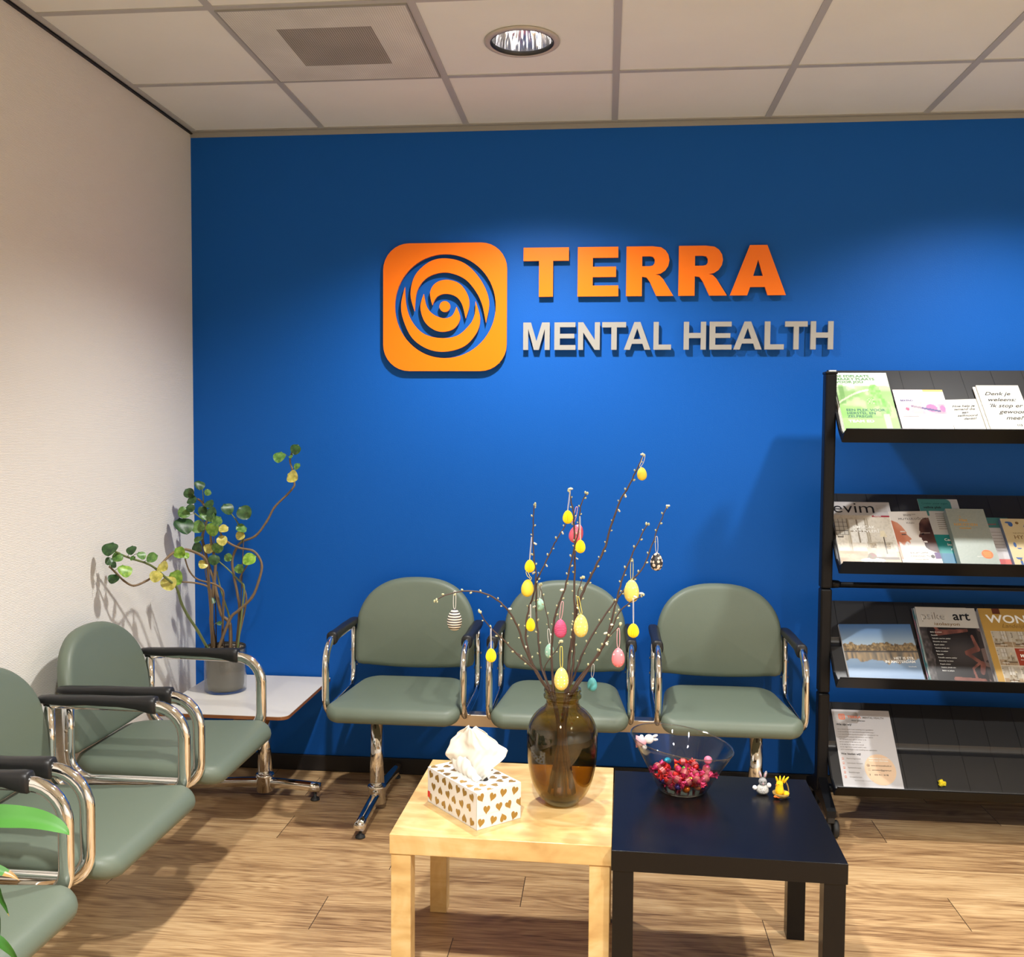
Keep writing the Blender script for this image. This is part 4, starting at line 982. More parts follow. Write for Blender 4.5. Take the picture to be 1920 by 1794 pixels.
def plant():
    root = empty('potted_plant', (PX, PY, PZ), label='leggy plant with round leaves on winding stems, in a glass pot on a white table', cat='potted plant')
    org = Vector((PX, PY, PZ)); r_ = 0.082; h_ = 0.172
    MB().lathe([(0.0006, 0.0), (r_-0.004, 0), (r_, 0.004), (r_, h_), (r_-0.0015, h_+0.0015), (r_-0.003, h_), (r_-0.003, 0.012), (r_-0.008, 0.009), (0.0006, 0.009)], seg=56).build('glass_pot', 'clear_glass', root)
    MB().lathe([(0.0006, 0.010), (0.068, 0.010), (0.072, 0.03), (0.0765, 0.150), (0.0780, h_+0.006), (0.0755, h_+0.006), (0.074, 0.15), (0.0006, 0.15)], seg=40).build('inner_pot', 'inner_pot_plastic', root)
    MB().lathe([(0.0785, h_-0.001), (0.0800, h_+0.008), (0.0760, h_+0.009), (0.0748, h_)], seg=40).build('pot_rim', 'rubber_black', root)
    so = MB().lathe([(0.0006, 0.168), (0.04, 0.169), (0.0742, 0.164), (0.0742, 0.151), (0.0006, 0.151)], seg=32).build('soil', 'potting_soil', root)
    rnd = random.Random(8); ch = MB()
    for k in range(70):
        a = rnd.uniform(0, 6.28); q = 0.070*math.sqrt(rnd.random()); s_ = rnd.uniform(0.0015, 0.0035)
        ch.ball((q*math.cos(a), q*math.sin(a), 0.170), s_, s_*rnd.uniform(0.6, 1), s_*0.6, 6)
    ch.build('bark_chips', 'soil_chip', so)
    for pts, rad, c in STEMS:
        P = [Vector(p) for p in pts]
        if P[0].z < 0.66:                                   # roots in the soil
            d = Vector((P[0].x-PX, P[0].y-PY, 0)); d *= min(1, 0.062/max(d.length, 1e-4)); P[0] = Vector((PX, PY, PZ+0.155))+d
        S_ = smooth_pts(P, 5); n = len(S_)
        rr = [rad*1.15*(1.12-0.5*i/(n-1))*(1+0.13*(1 if i % 5 == 0 else 0)) for i in range(n)]
        MB().tube([p-org for p in S_], rr, 9).build('stem', 'plant_stem_brown' if c == 'b' else 'plant_stem_green', root)
    for a, b in (((0.283, -0.23, 0.57), (0.300, -0.21, 1.035)), ((0.236, -0.26, 0.57), (0.222, -0.25, 0.70)), ((0.20, -0.25, 0.57), (0.135, -0.24, 0.985)), ((0.19, -0.23, 0.57), (0.170, -0.2, 1.04))):
        MB().cyl(Vector(a)-org, Vector(b)-org, 0.0022, 7).build('stake', 'bamboo_stake', root)
    rnd = random.Random(21)
    base = {k: leaf_mesh(k) for k in 'dgly'}
    cam = Vector((1.7472, -3.9444, 1.4525))
    for i, (c, s_, kd) in enumerate(LEAVES):
        l = base[kd].copy(); COL.objects.link(l); l.parent = root
        P = Vector(c)
        if P.x < 0.06: P.x = 0.06
        tow = (Vector((0.9, -2.6, 1.9))-P).normalized()             # leaves face the room's light
        nrm = (tow+Vector((rnd.uniform(-.55, .55), rnd.uniform(-.3, .3), rnd.uniform(-.35, .55)))).normalized()
        dn = Vector((rnd.uniform(-.9, .9), rnd.uniform(-.2, .2), -rnd.uniform(0.3, 1.0))); dn = (dn-nrm*dn.dot(nrm)).normalized()
        sx = nrm.cross(dn)*-1
        M = Matrix((( -sx.x, dn.x, nrm.x), (-sx.y, dn.y, nrm.y), (-sx.z, dn.z, nrm.z)))
        if M.determinant() < 0: M = Matrix(((sx.x, dn.x, nrm.x), (sx.y, dn.y, nrm.y), (sx.z, dn.z, nrm.z)))
        l.rotation_euler = M.to_euler(); l.scale = (s_, s_, s_)
        l.location = P-org-dn*s_*0.5
        # petiole to the nearest stem
        best = min((Vector(q) for st in STEMS for q in smooth_pts(st[0], 4)), key=lambda q: (q-P).length)
        a = P-dn*s_*0.42
        if (best-a).length > 0.004 and (best-a).length < 0.09:
            MB().tube([best-org, (best+a)/2-org+Vector((0, 0, 0.004)), a-org], 0.0010, 5).build('petiole', 'plant_stem_green', root)
    for o in base.values(): bpy.data.objects.remove(o)
plant()

# ================================================================== large floor plant whose leaf tips reach in at the lower left
def lily():
    leafmat('lily_leaf', hexc(30, 84, 20), hexc(58, 118, 34)); MATS['lily_leaf'].node_tree.nodes['Principled BSDF'].inputs['Roughness'].default_value = 0.55; leafmat('lily_tip', hexc(196, 164, 60), hexc(120, 84, 56))
    ox, oy = 0.70, -2.86
    root = empty('potted_plant', (ox, oy, 0), label='leafy plant with long pointed bright green leaves reaching in at the lower left corner', cat='potted plant')
    MB().lathe([(0.0006, 0), (0.10, 0), (0.105, 0.01), (0.135, 0.25), (0.14, 0.27), (0.128, 0.27), (0.122, 0.24), (0.0006, 0.24)], seg=32).build('pot', 'inner_pot_plastic', root)
    MB().lathe([(0.0006, 0.245), (0.121, 0.243), (0.121, 0.24), (0.0006, 0.24)], seg=24).build('soil', 'potting_soil', root)
    def leaf(path, wid, tip=None, roll=0.0, fold=0.25):
        S_ = smooth_pts([Vector(p)-Vector((ox, oy, 0)) for p in path], 6); n = len(S_); rings = []
        for i, p in enumerate(S_):
            v_ = i/(n-1); t = (S_[min(i+1, n-1)]-S_[max(i-1, 0)]).normalized()
            side = t.cross(Vector((math.sin(roll)*0.6, -0.55, 0.85))).normalized(); up_ = side.cross(t).normalized()
            w_ = wid*max(0.0, math.sin(PI*min(1, max(0.0, (v_*0.97+0.03))**0.72)))**(0.8 if v_ < 0.5 else 1.15) if v_ < 0.999 else 0.0003
            rings.append([p+side*(w_*u_)+up_*(fold*w_*abs(u_)+0.05*w_*math.sin(v_*22)*abs(u_)) for u_ in (-1, -0.66, -0.33, 0, 0.33, 0.66, 1)])
        mats_ = ['lily_leaf', 'lily_tip']
        mb = MB(); mb.loft(rings, 0, closed=False)
        if tip:
            nf = len(mb.f); mb.mi = [1 if j > nf*tip else 0 for j in range(nf)]
        return mb.build('leaf', mats_, root, fixn=False)
    def stalk(a, b):
        o = Vector((ox, oy, 0))
        MB().tube([Vector(q)-o for q in smooth_pts([(ox+0.02, oy, 0.24), ((ox+a[0])/2-0.02, (oy+a[1])/2, a[2]*0.6+0.1), a], 6)], 0.003, 6).build('stalk', 'plant_stem_green', root)
    A = [(0.72, -2.72, 0.850), (0.78, -2.68, 0.874), (0.845, -2.66, 0.886), (0.908, -2.65, 0.886), (0.950, -2.648, 0.879), (0.972, -2.648, 0.871), (0.980, -2.648, 0.864)]
    leaf(A, 0.0195, roll=0.3); stalk(A[0], A[1])
    Bp = [(0.74, -2.74, 0.80), (0.80, -2.70, 0.818), (0.86, -2.67, 0.818), (0.892, -2.66, 0.808), (0.910, -2.66, 0.799)]
    leaf(Bp, 0.0105, tip=0.72); stalk(Bp[0], Bp[1])
    Cp = [(0.79, -2.72, 0.81), (0.835, -2.68, 0.812), (0.868, -2.66, 0.790), (0.882, -2.655, 0.760), (0.890, -2.655, 0.742)]
    leaf(Cp, 0.007, tip=0.93, roll=-0.6); stalk(Cp[0], Cp[1])
    Dp = [(0.76, -2.74, 0.74), (0.82, -2.70, 0.795), (0.856, -2.66, 0.78), (0.872, -2.65, 0.735), (0.866, -2.65, 0.665)]
    leaf(Dp, 0.012, roll=-0.7); stalk(Dp[0], Dp[1])
    Ep = [(0.80, -2.76, 0.66), (0.845, -2.71, 0.732), (0.872, -2.68, 0.725), (0.895, -2.66, 0.692), (0.910, -2.65, 0.65)]
    leaf(Ep, 0.009, roll=-0.5); stalk(Ep[0], Ep[1])
    for k in range(9):
        a = 1.9+k*0.5; q = 0.15+0.03*(k % 3)
        Q = [(ox+0.03*math.cos(a), oy+0.03*math.sin(a), 0.50), (ox+0.09*math.cos(a), oy+0.09*math.sin(a), 0.68+0.02*(k % 2)), (ox+q*math.cos(a), oy+q*math.sin(a), 0.70), (ox+(q+0.06)*math.cos(a), oy+(q+0.06)*math.sin(a), 0.60)]
        leaf(Q, 0.030); stalk(Q[0], Q[1])
lily()

# ================================================================== glass bowl of sweets
BX, BY, BZ = 1.973, -1.258, 0.4502
def bowl():
    root = empty('glass_bowl', (BX, BY, BZ), label='clear glass bowl with slanted rim, half full of colourful wrapped sweets, on the black table', cat='bowl')
    n = 72
    def ring(f, off):          # f 0..1 height fraction
        o = []
        for k in range(n):
            a = 2*PI*k/n; hr = 0.137-0.020*math.cos(a); z = f*hr; r = 0.0655+0.58*z-off
            o.append((r*math.cos(a)+0.06*z, r*math.sin(a), z))
        return o
    rings = [[(0.001*math.cos(2*PI*k/n), 0.001*math.sin(2*PI*k/n), 0) for k in range(n)], [(0.061*math.cos(2*PI*k/n), 0.061*math.sin(2*PI*k/n), 0.0) for k in range(n)]]
    rings += [ring(f, 0) for f in (0.02, 0.3, 0.6, 0.9, 1.0)]
    top_ = ring(1.0, 0.0015); rings.append([(a, b, c+0.0012) for a, b, c in top_])
    rings += [ring(f, 0.003) for f in (0.995, 0.6, 0.3, 0.06)]
    rings.append([(0.001*math.cos(2*PI*k/n), 0.001*math.sin(2*PI*k/n), 0.007) for k in range(n)])
    MB().loft(rings, 0, True).build('bowl_body', 'clear_glass', root)
    MB().tube(ring(1.0, 0.0015)[::2], 0.0019, 8, loop=True).build('rim', 'glass_rim', root)
    MB().tube([(a*0.985, b*0.985, 0.0035) for a, b, c in ring(0.01, 0.002)[::2]], 0.0030, 8, loop=True).build('thick_base', 'glass_rim', root)
bowl()
FO = {'red': (200, 34, 30), 'pink': (205, 48, 92), 'orange': (226, 112, 24), 'purple': (64, 40, 120), 'green': (112, 176, 56), 'gold': (206, 178, 70), 'blue': (30, 140, 170), 'magenta': (190, 36, 92)}
for k_, c_ in FO.items(): mat('foil_'+k_, hexc(*c_), 0.26, 0.45, bump=(120, 0.9, 0.002), spec=0.6)
mat('candy_print', hexc(176, 84, 84), 0.35, 0.3); mat('candy_ball_pink', hexc(226, 112, 140), 0.35)
def sweets():
    protos = {}
    def wrapped(col):
        if ('w', col) in protos: return protos[('w', col)]
        r = empty('wrapped_sweet'); MB().ball((0, 0, 0), 0.0145, 0.0105, 0.0100, 14).build('wrapper', 'foil_'+col, r)
        MB().tube([(-0.006, 0, 0), (0.006, 0, 0)], 0.01085, 16, caps=False).build('printed_band', 'candy_print', r)
        for s_ in (-1, 1):
            rg = []
            for x, q in ((0.0125, 0.0030), (0.0155, 0.0022), (0.020, 0.0062), (0.0255, 0.0100)):
                rg.append([(s_*x, q*(1+0.35*math.cos(5*2*PI*k/20))*math.cos(2*PI*k/20), q*(1+0.35*math.cos(5*2*PI*k/20))*math.sin(2*PI*k/20)*0.75) for k in range(20)])
            MB().loft(rg, 0, True).build('twisted_end', 'foil_'+col, r)
        protos[('w', col)] = r; return r
    def foil(col):
        if ('f', col) in protos: return protos[('f', col)]
        r = empty('foil_egg'); MB().lathe([(max(0.0003, math.sin(PI*i/12)*0.0105*(1-0.12*-math.cos(PI*i/12))), -math.cos(PI*i/12)*0.0145) for i in range(13)], seg=18).build('foil', 'foil_'+col, r)
        protos[('f', col)] = r; return r
    rnd = random.Random(17)
    order = [('w', 'red')]*15+[('w', 'pink')]*7+[('w', 'magenta')]*6+[('f', 'orange')]*6+[('f', 'purple')]*6+[('f', 'green')]*2+[('f', 'gold')]*2+[('f', 'blue')]*2+[('f', 'pink')]*3
    low = [o for o in order if o[1] in ('orange', 'purple')]; hi = [o for o in order if o[1] not in ('orange', 'purple')]
    rnd.shuffle(hi); rnd.shuffle(low); seq = []
    for i in range(12): seq.append(low[i]); seq.append(hi[i])
    seq += hi[12:]
    placed = []
    used = set()
    for kd, col in seq:
        r = 0.0132
        best = None
        for t in range(60):
            a = rnd.uniform(0, 2*PI); q = math.sqrt(rnd.random())*0.10; x, y = q*math.cos(a), q*math.sin(a)
            z = 0.008+r
            # rise until free
            for it in range(60):
                ok = all((x-p[0])**2+(y-p[1])**2+(z-p[2])**2 > (1.78*r)**2 for p in placed) and math.hypot(x-0.06*z, y) < 0.0655+0.58*(z-0.004)-r*1.22-0.003
                if ok: break
                z += 0.0025
            else: continue
            if best is None or z < best[2]: best = (x, y, z)
        if not best: continue
        placed.append(best)
        src = wrapped(col) if kd == 'w' else foil(col)
        o = copy_tree(src) if src in used else src; used.add(src)
        o.location = (BX+best[0], BY+best[1], BZ+best[2])
        if kd == 'w': o.rotation_euler = (rnd.uniform(-.6, .6), rnd.uniform(-1.3, 1.3) if best[2] > 0.055 else rnd.uniform(-0.5, 0.5), rnd.uniform(0, 6.28)); o.scale = (0.98,)*3
        else: o.rotation_euler = (rnd.uniform(-1.5, 1.5), rnd.uniform(-1.5, 1.5), rnd.uniform(0, 6.28)); o.scale = (0.92,)*3
        if kd == 'w': tag(o, '%s twist-wrapped sweet among the sweets in the glass bowl' % col, 'sweet', '%s wrapped sweets in the glass bowl' % col)
        else: tag(o, '%s foil chocolate egg among the sweets in the glass bowl' % col, 'sweet', '%s foil eggs in the glass bowl' % col)
    for b in [p for p in protos.values() if p not in used]:
        for c in list(b.children): bpy.data.objects.remove(c)
        bpy.data.objects.remove(b)
    top = [p for p in placed if p[0] > 0.045 and p[1] < 0.03]; q = max(top, key=lambda p: p[2]) if top else placed[-1]
    t = empty('gum_ball', (BX+q[0]+0.004, BY+q[1], BZ+q[2]+0.0245), label='round pink ball lying on top of the sweets, right side of the bowl', cat='sweet')
    MB().ball((0, 0, 0), 0.0115, seg=18).build('ball', 'candy_ball_pink', t)
sweets()
mat('felt_pink', hexc(240, 172, 182), 0.85); mat('pompom_white', (0.80, 0.77, 0.76), 0.95, sheen=0.5, bump=(300, 0.8, 0.002)); mat('felt_grey', (0.30, 0.30, 0.30), 0.9, bump=(300, 0.8, 0.002)); mat('felt_grey_light', (0.46, 0.45, 0.42), 0.9, bump=(120, 1.0, 0.004))
mat('chick_yellow', hexc(250, 200, 14), 0.8, bump=(260, 0.6, 0.002)); mat('felt_orange', hexc(236, 118, 40), 0.8); mat('nest_straw', hexc(150, 120, 60), 0.8, bump=(160, 1, 0.003)); mat('card_black', (0.02, 0.025, 0.04), 0.35); mat('bead_black', (0.01, 0.01, 0.01), 0.2)
def clip_bunny():
    t = empty('bunny_clip', (1.848, -1.262, 0.598), label='small pink and white toy bunny clipped inside the left rim of the glass bowl', cat='toy bunny')
    MB().ball((0.030, 0, -0.006), 0.0135, 0.012, 0.0130, 16).build('head', 'pompom_white', t)
    for dz, a in ((0.004, 0.35), (-0.004, 0.05)):
        d = Vector((math.cos(a), 0, math.sin(a)))
        MB().tube([Vector((0.040, 0, dz-0.003)), Vector((0.040, 0, dz-0.003))+d*0.008, Vector((0.040, 0, dz-0.003))+d*0.015], [0.003, 0.0042, 0.0022], 10).build('ear', 'pompom_white', t)
    MB().tube([(0.022, 0, -0.012), (0.004, 0, -0.014), (-0.006, 0, -0.014)], [0.0085, 0.0145, 0.017], 14).build('dress', 'felt_pink', t)
    MB().ball((0.018, -0.010, -0.026), 0.0068, seg=12).build('paw', 'pompom_white', t)
    MB().ball((0.010, 0.012, -0.004), 0.006, seg=12).build('paw', 'pompom_white', t)
    MB().box(-0.004, 0.004, -0.002, 0.002, -0.030, -0.012).build('clip', 'pompom_white', t)
clip_bunny()
def grey_bunny():
    t = empty('toy_bunny', (2.193, -1.262, 0.4502), label='tiny grey toy bunny with white pompom paws, on the black table left of the chick', cat='toy bunny')
    MB().box(-0.012, 0.012, -0.008, 0.006, 0, 0.0015).build('base_card', 'card_black', t)
    MB().lathe([(0.0003, 0.001), (0.013, 0.002), (0.0175, 0.008), (0.016, 0.017), (0.010, 0.024), (0.0003, 0.025)], seg=20).build('body', 'felt_grey_light', t)
    MB().ball((0, 0, 0.034), 0.0115, 0.0105, 0.0115, 16).build('head', 'felt_grey', t)
    for s_ in (-1, 1):
        e = MB().tube([(s_*0.004, 0, 0.043), (s_*0.0065, 0, 0.052), (s_*0.0085, 0, 0.060), (s_*0.0095, 0, 0.064)], [0.003, 0.0042, 0.0036, 0.0012], 10, ry=0.0015, up=(1, 0, 0)).build('ear', 'felt_grey', t)
        MB().tube([(s_*0.005, -0.0018, 0.047), (s_*0.0085, -0.0018, 0.060)], [0.0016, 0.0014], 6, ry=0.0006, up=(1, 0, 0)).build('inner_ear', 'felt_pink', e)
        MB().ball((s_*0.0045, -0.0098, 0.036), 0.0014, seg=8).build('eye', 'bead_black', t)
    MB().ball((-0.0215, -0.003, 0.017), 0.0065, seg=12).build('paw', 'pompom_white', t)
    MB().ball((0.0170, -0.002, 0.025), 0.0065, seg=12).build('paw', 'pompom_white', t)
    MB().ball((0, -0.0112, 0.031), 0.0016, seg=8).build('nose', 'felt_pink', t)
    b = MB()
    for s_ in (-1, 1): b.tube(smooth_pts([(0, -0.016, 0.019), (s_*0.005, -0.017, 0.023), (s_*0.0075, -0.016, 0.019), (0, -0.016, 0.018)], 4), 0.0007, 5); b.tube([(0, -0.016, 0.018), (s_*0.004, -0.018, 0.011)], 0.0007, 5)
    b.build('bow', 'pompom_white', t)
def chick():
    t = empty('toy_chick', (2.239, -1.285, 0.4502), (0, 0, 0.0), label='tiny yellow toy chick with a spiky crest in a small nest, on the black table', cat='toy chick')
    o = MB(); o.box(-0.014, 0.022, -0.014, 0.012, 0, 0.0012); c = o.build('base_card', 'card_black', t); c.rotation_euler = (0, 0, 0.5)
    MB().lathe([(0.0003, 0.002), (0.016, 0.002), (0.021, 0.008), (0.023, 0.014), (0.020, 0.014), (0.015, 0.006), (0.0003, 0.005)], seg=22).build('nest', 'nest_straw', t)
    MB().lathe([(0.0003, 0.006), (0.009, 0.008), (0.012, 0.017), (0.0105, 0.027), (0.009, 0.033), (0.0095, 0.038), (0.007, 0.044), (0.0003, 0.046)], (-0.004, 0, 0), 18).build('body', 'chick_yellow', t)
    MB().ball((0.013, -0.008, 0.013), 0.0078, seg=14).build('little_chick', 'chick_yellow', t)
    for k in range(4):
        a = -0.35+k*0.28
        MB().tube([(-0.004+0.012*math.sin(a)+k*0.002, 0.003, 0.040), (-0.004+0.024*math.sin(a)+k*0.003, 0.003, 0.052), (-0.004+0.030*math.sin(a)+k*0.0035, 0.003, 0.060-0.002*abs(k-1.5))], [0.0032, 0.0028, 0.0012], 8).build('crest_feather', 'chick_yellow', t)
    MB().ball((-0.008, -0.0085, 0.0385), 0.0012, seg=8).build('eye', 'bead_black', t)
    MB().tube([(-0.012, -0.004, 0.036), (-0.0165, -0.005, 0.0355)], [0.0018, 0.0004], 6).build('beak', 'felt_orange', t)
    for k in range(4): MB().ball((-0.017+k*0.004, -0.013-0.001*k, 0.006+0.001*(k % 2)), 0.005, 0.003, 0.0035, 8).build('felt_petal', 'felt_orange', t)
    MB().tube(smooth_pts([(0.004, 0.006, 0.048), (0.012, 0.008, 0.044), (0.020, 0.008, 0.028), (0.022, 0.006, 0.012)], 5), 0.0018, 7).build('nest_handle', 'nest_straw', t)
grey_bunny(); chick()
# ================================================================== magazine rack on castors
RX0, RX1 = 2.587, 3.577
SV = (-0.430, 0.0); SU = Vector((0, 0.26, 0.27)).normalized(); SN = Vector((0, -0.27, 0.26)).normalized(); TILT = math.atan2(0.27, 0.26)
ZS = [1.422, 0.953, 0.540, 0.145]
def on_shelf(k, x, s_, n=0.0): return Vector((x, SV[0], ZS[k])) + SU*s_ + SN*n
def rack():
    root = empty('magazine_rack', (3.07, -0.31, 0), label='tall black display rack on castors with four sloping shelves of leaflets, books and magazines', cat='magazine rack')
    org = Vector((3.07, -0.31, 0))
    def B(mb, name, mtl, par=root):
        mb.v = [tuple(Vector(p)-org) for p in mb.v]; return mb.build(name, mtl, par)
    for sx, px in ((0, 2.5650), (1, 3.5980)):
        for z0, z1 in ((0.125, 0.490), (0.4915, 0.8795), (0.881, 1.672)):
            mb = MB(); mb.box(px-0.0205, px+0.0205, -0.335, -0.285, z0, z1, bev=0.007); B(mb, 'post', 'rack_black_steel')
        c = MB(); c.box(px-0.022, px+0.022, -0.337, -0.283, 1.668, 1.678, bev=0.003); B(c, 'post_cap', 'rack_black_steel')
        if sx == 0:
            c = MB(); c.box(px-0.002, px+0.022, -0.310, -0.296, 1.676, 1.684); B(c, 'white_tab', 'paper_white')
        ft = MB()
        prof = [(-0.485, 0.082, 0.105), (-0.470, 0.080, 0.112), (-0.40, 0.094, 0.140), (-0.335, 0.100, 0.175), (-0.285, 0.100, 0.175), (-0.22, 0.094, 0.140), (-0.15, 0.080, 0.112), (-0.135, 0.082, 0.105)]
        ft.loft([[(px-0.016, y, a), (px+0.016, y, a), (px+0.016, y, b), (px-0.016, y, b)] for y, a, b in prof], 0, True, caps=True, sm=False)
        f = B(ft, 'foot', 'rack_black_steel')
        for y in (-0.468, -0.152):
            c = MB(); c.box(px-0.012, px+0.014, y-0.012, y+0.012, 0.058, 0.092, bev=0.003)
            fr = B(c, 'castor_fork', 'rubber_black', f)
            wx = px+0.006
            w_ = MB()
            for a in (-1, 1):
                w_.tube([(wx+a*0.004, y+0.012, 0.031), (wx+a*0.006, y+0.012, 0.031), (wx+a*0.020, y+0.012, 0.031), (wx+a*0.024, y+0.012, 0.031), (wx+a*0.025, y+0.012, 0.031)], [0.024, 0.0305, 0.031, 0.027, 0.018], 28)
            B(w_, 'castor_wheel', 'rubber_black', f)
    for z in (0.893, 0.125):
        mb = MB(); mb.tube([(2.577, -0.31, z), (3.569, -0.31, z)], 0.011, 14); r = B(mb, 'crossbar', 'rack_black_steel')
        mb = MB(); mb.tube([(2.577, -0.31, z+0.002), (2.610, -0.31, z+0.002), (2.617, -0.31, z)], [0.0165, 0.0145, 0.0115], 14); B(mb, 'crossbar_socket', 'rack_black_steel', r)
        mb = MB(); mb.tube([(3.569, -0.31, z+0.002), (3.536, -0.31, z+0.002), (3.529, -0.31, z)], [0.0165, 0.0145, 0.0115], 14); B(mb, 'crossbar_socket', 'rack_black_steel', r)
    for k in range(4):
        # sheet profile in (s, n): lip outer/inner, floor of the trough, panel with a rolled ridge, folded top edge
        front = [(0.002, 0.066), (0.004, 0.0665), (0.0045, 0.003), (0.03, 0.0022)]
        for i in range(13): t = i/12; front.append((0.168+0.042*t, 0.002-0.011*math.sin(PI*t)))
        front += [(0.30, 0.002), (0.3705, 0.002), (0.3745, 0.0), (0.3735, -0.014), (0.3715, -0.014), (0.3715, -0.001)]
        back = [(s_, n_-0.0025) for s_, n_ in front[4:17]][::-1]
        prof = front + [(0.30, -0.0005)] + back + [(0.03, 0), (0.0, 0.0), (0.0, 0.060)]
        rg = []
        for x in (RX0, RX1): rg.append([tuple(on_shelf(k, x, a, b)) for a, b in prof])
        mb = MB(); mb.loft(rg, 0, True, sm=False)
        o = B(mb, 'shelf', 'rack_shelf_panel'); 
        # local x for the groove pattern: shelf object origin stays at the rack origin
        fl = MB(); lip = [(-0.0012, -0.0012), (0.0, 0.0), (0.0, 0.0655), (-0.0012, 0.0665)]
        fl.loft([[tuple(on_shelf(k, x, a, b)) for a, b in lip] for x in (RX0, RX1)], 0, True, caps=True, sm=False)
        B(fl, 'shelf_lip', 'rack_black_steel', o)
        for x0, x1 in ((2.5835, 2.5885), (3.5765, 3.5805)):
            e = MB(); side = [(-0.001, 0.0), (-0.001, 0.060), (0.012, 0.030), (0.06, 0.004), (0.372, 0.004), (0.374, -0.010), (0.06, -0.012)]
            e.loft([[tuple(on_shelf(k, x, a, b)) for a, b in side] for x in (x0, x1)], 0, True, caps=True, sm=False); B(e, 'end_plate', 'rack_black_steel', o)
rack()

# ------------------------------------------------------------------ printed matter
def mixc(a, b, t): t = max(0, min(1, t)); return tuple(p+(q-p)*t for p, q in zip(a, b))
def C3(r, g, b): return (r/255, g/255, b/255)
def hsh(i, j, s=0):
    n = (i*374761393+j*668265263+s*1274126177) & 0xffffffff; n = ((n ^ (n >> 13))*1274126177) & 0xffffffff; return ((n ^ (n >> 16)) & 0xffff)/65535
def vn(x, y, s=0):
    i, j = math.floor(x), math.floor(y); fx, fy = x-i, y-j; fx = fx*fx*(3-2*fx); fy = fy*fy*(3-2*fy)
    a = hsh(i, j, s)*(1-fx)+hsh(i+1, j, s)*fx; b = hsh(i, j+1, s)*(1-fx)+hsh(i+1, j+1, s)*fx; return a*(1-fy)+b*fy
def inr(u, v, a, b, c, d): return a <= u <= b and c <= v <= d
def ell(u, v, cx, cy, rx, ry): return ((u-cx)/rx)**2+((v-cy)/ry)**2 < 1
def cover(k, x0, s0, w_, h_, th, n0, fn, label, cat, name='leaflet', group=None, nx=56, rot=0.0, curl=0.0, spine=None, side='paper_white'):
    P = on_shelf(k, x0+0.008, s0, n0+0.0025)
    root = empty(name, P, (TILT, 0, 0), label, cat, group)
    if rot: 
        M = Matrix.Rotation(TILT, 4, 'X') @ Matrix.Rotation(rot, 4, 'Z'); root.rotation_euler = M.to_euler()
    zc = lambda y: curl*max(0, (y/h_-0.35)/0.65)**2
    mb = MB(); rings = []; nn = 10
    for j in range(nn+1):
        y = h_*j/nn; rings.append([(0, y, zc(y)), (w_, y, zc(y)), (w_, y, th+zc(y)), (0, y, th+zc(y))])
    mb.loft(rings, 0, True, caps=True, sm=False); mb.build('pages', side, root)
    ny = max(8, int(nx*h_/w_)); vs = []; cols = []
    for j in range(ny+1):
        for i in range(nx+1):
            u, v_ = i/nx, j/ny; vs.append((u*w_, v_*h_, th+0.0004+zc(v_*h_))); c = fn(u, v_); cols.append((*s2l(tuple(min(1, max(0, q)) for q in c)), 1))
    fs = [(j*(nx+1)+i, j*(nx+1)+i+1, (j+1)*(nx+1)+i+1, (j+1)*(nx+1)+i) for j in range(ny) for i in range(nx)]
    me = bpy.data.meshes.new('cover'); me.from_pydata(vs, [], fs); at = me.color_attributes.new('Col', 'FLOAT_COLOR', 'POINT')
    for i, c in enumerate(cols): at.data[i].color = c
    me.materials.append(MATS['printed_cover']); o = bpy.data.objects.new('cover', me); COL.objects.link(o); o.parent = root
    if spine:
        MB().box(-0.0006, 0.0, 0, h_, 0, th+0.0002).build('spine', spine, root)
    def T(s_, u, v_, size, mtl, **kw):
        o_ = text_obj(s_, size, root, (u*w_, v_*h_, th+0.0009), mtl, **kw)
        for vv in o_.data.vertices: vv.co.z += zc(v_*h_+vv.co.y)+(0.0004 if curl else 0)
        return o_
    return root, T
def shapes(root, th, polys, mtl, name='printed_shape'):
    mb = MB()
    for i, p in enumerate(polys): mb.add([(a, b, th+0.0009+0.00001*i) for a, b in p], [list(range(len(p)))])
    return mb.build(name, mtl, root, fixn=False)
def disc(cx, cy, rx, ry=None, n=28, a0=0, a1=360): ry = ry or rx; return [(cx+rx*math.cos(R(a0+(a1-a0)*i/n)), cy+ry*math.sin(R(a0+(a1-a0)*i/n))) for i in range(n)]
def bar(x0, y0, x1, y1): return [(x0, y0), (x1, y0), (x1, y1), (x0, y1)]

ink('green', 70, 128, 72); ink('darkgreen', 44, 92, 80); ink('purple', 60, 44, 110); ink('orange', 226, 110, 60); ink('white', 240, 240, 236); ink('gold', 206, 162, 84); ink('grey', 120, 112, 104); ink('brown', 120, 92, 50)
ink('darkteal', 16, 84, 92); ink('blue', 66, 100, 160); ink('rose', 196, 52, 70); ink('mauve', 216, 130, 172); ink('ochre', 232, 176, 90); ink('beige', 232, 200, 168); ink('teal', 40, 150, 150); ink('red', 176, 66, 40)

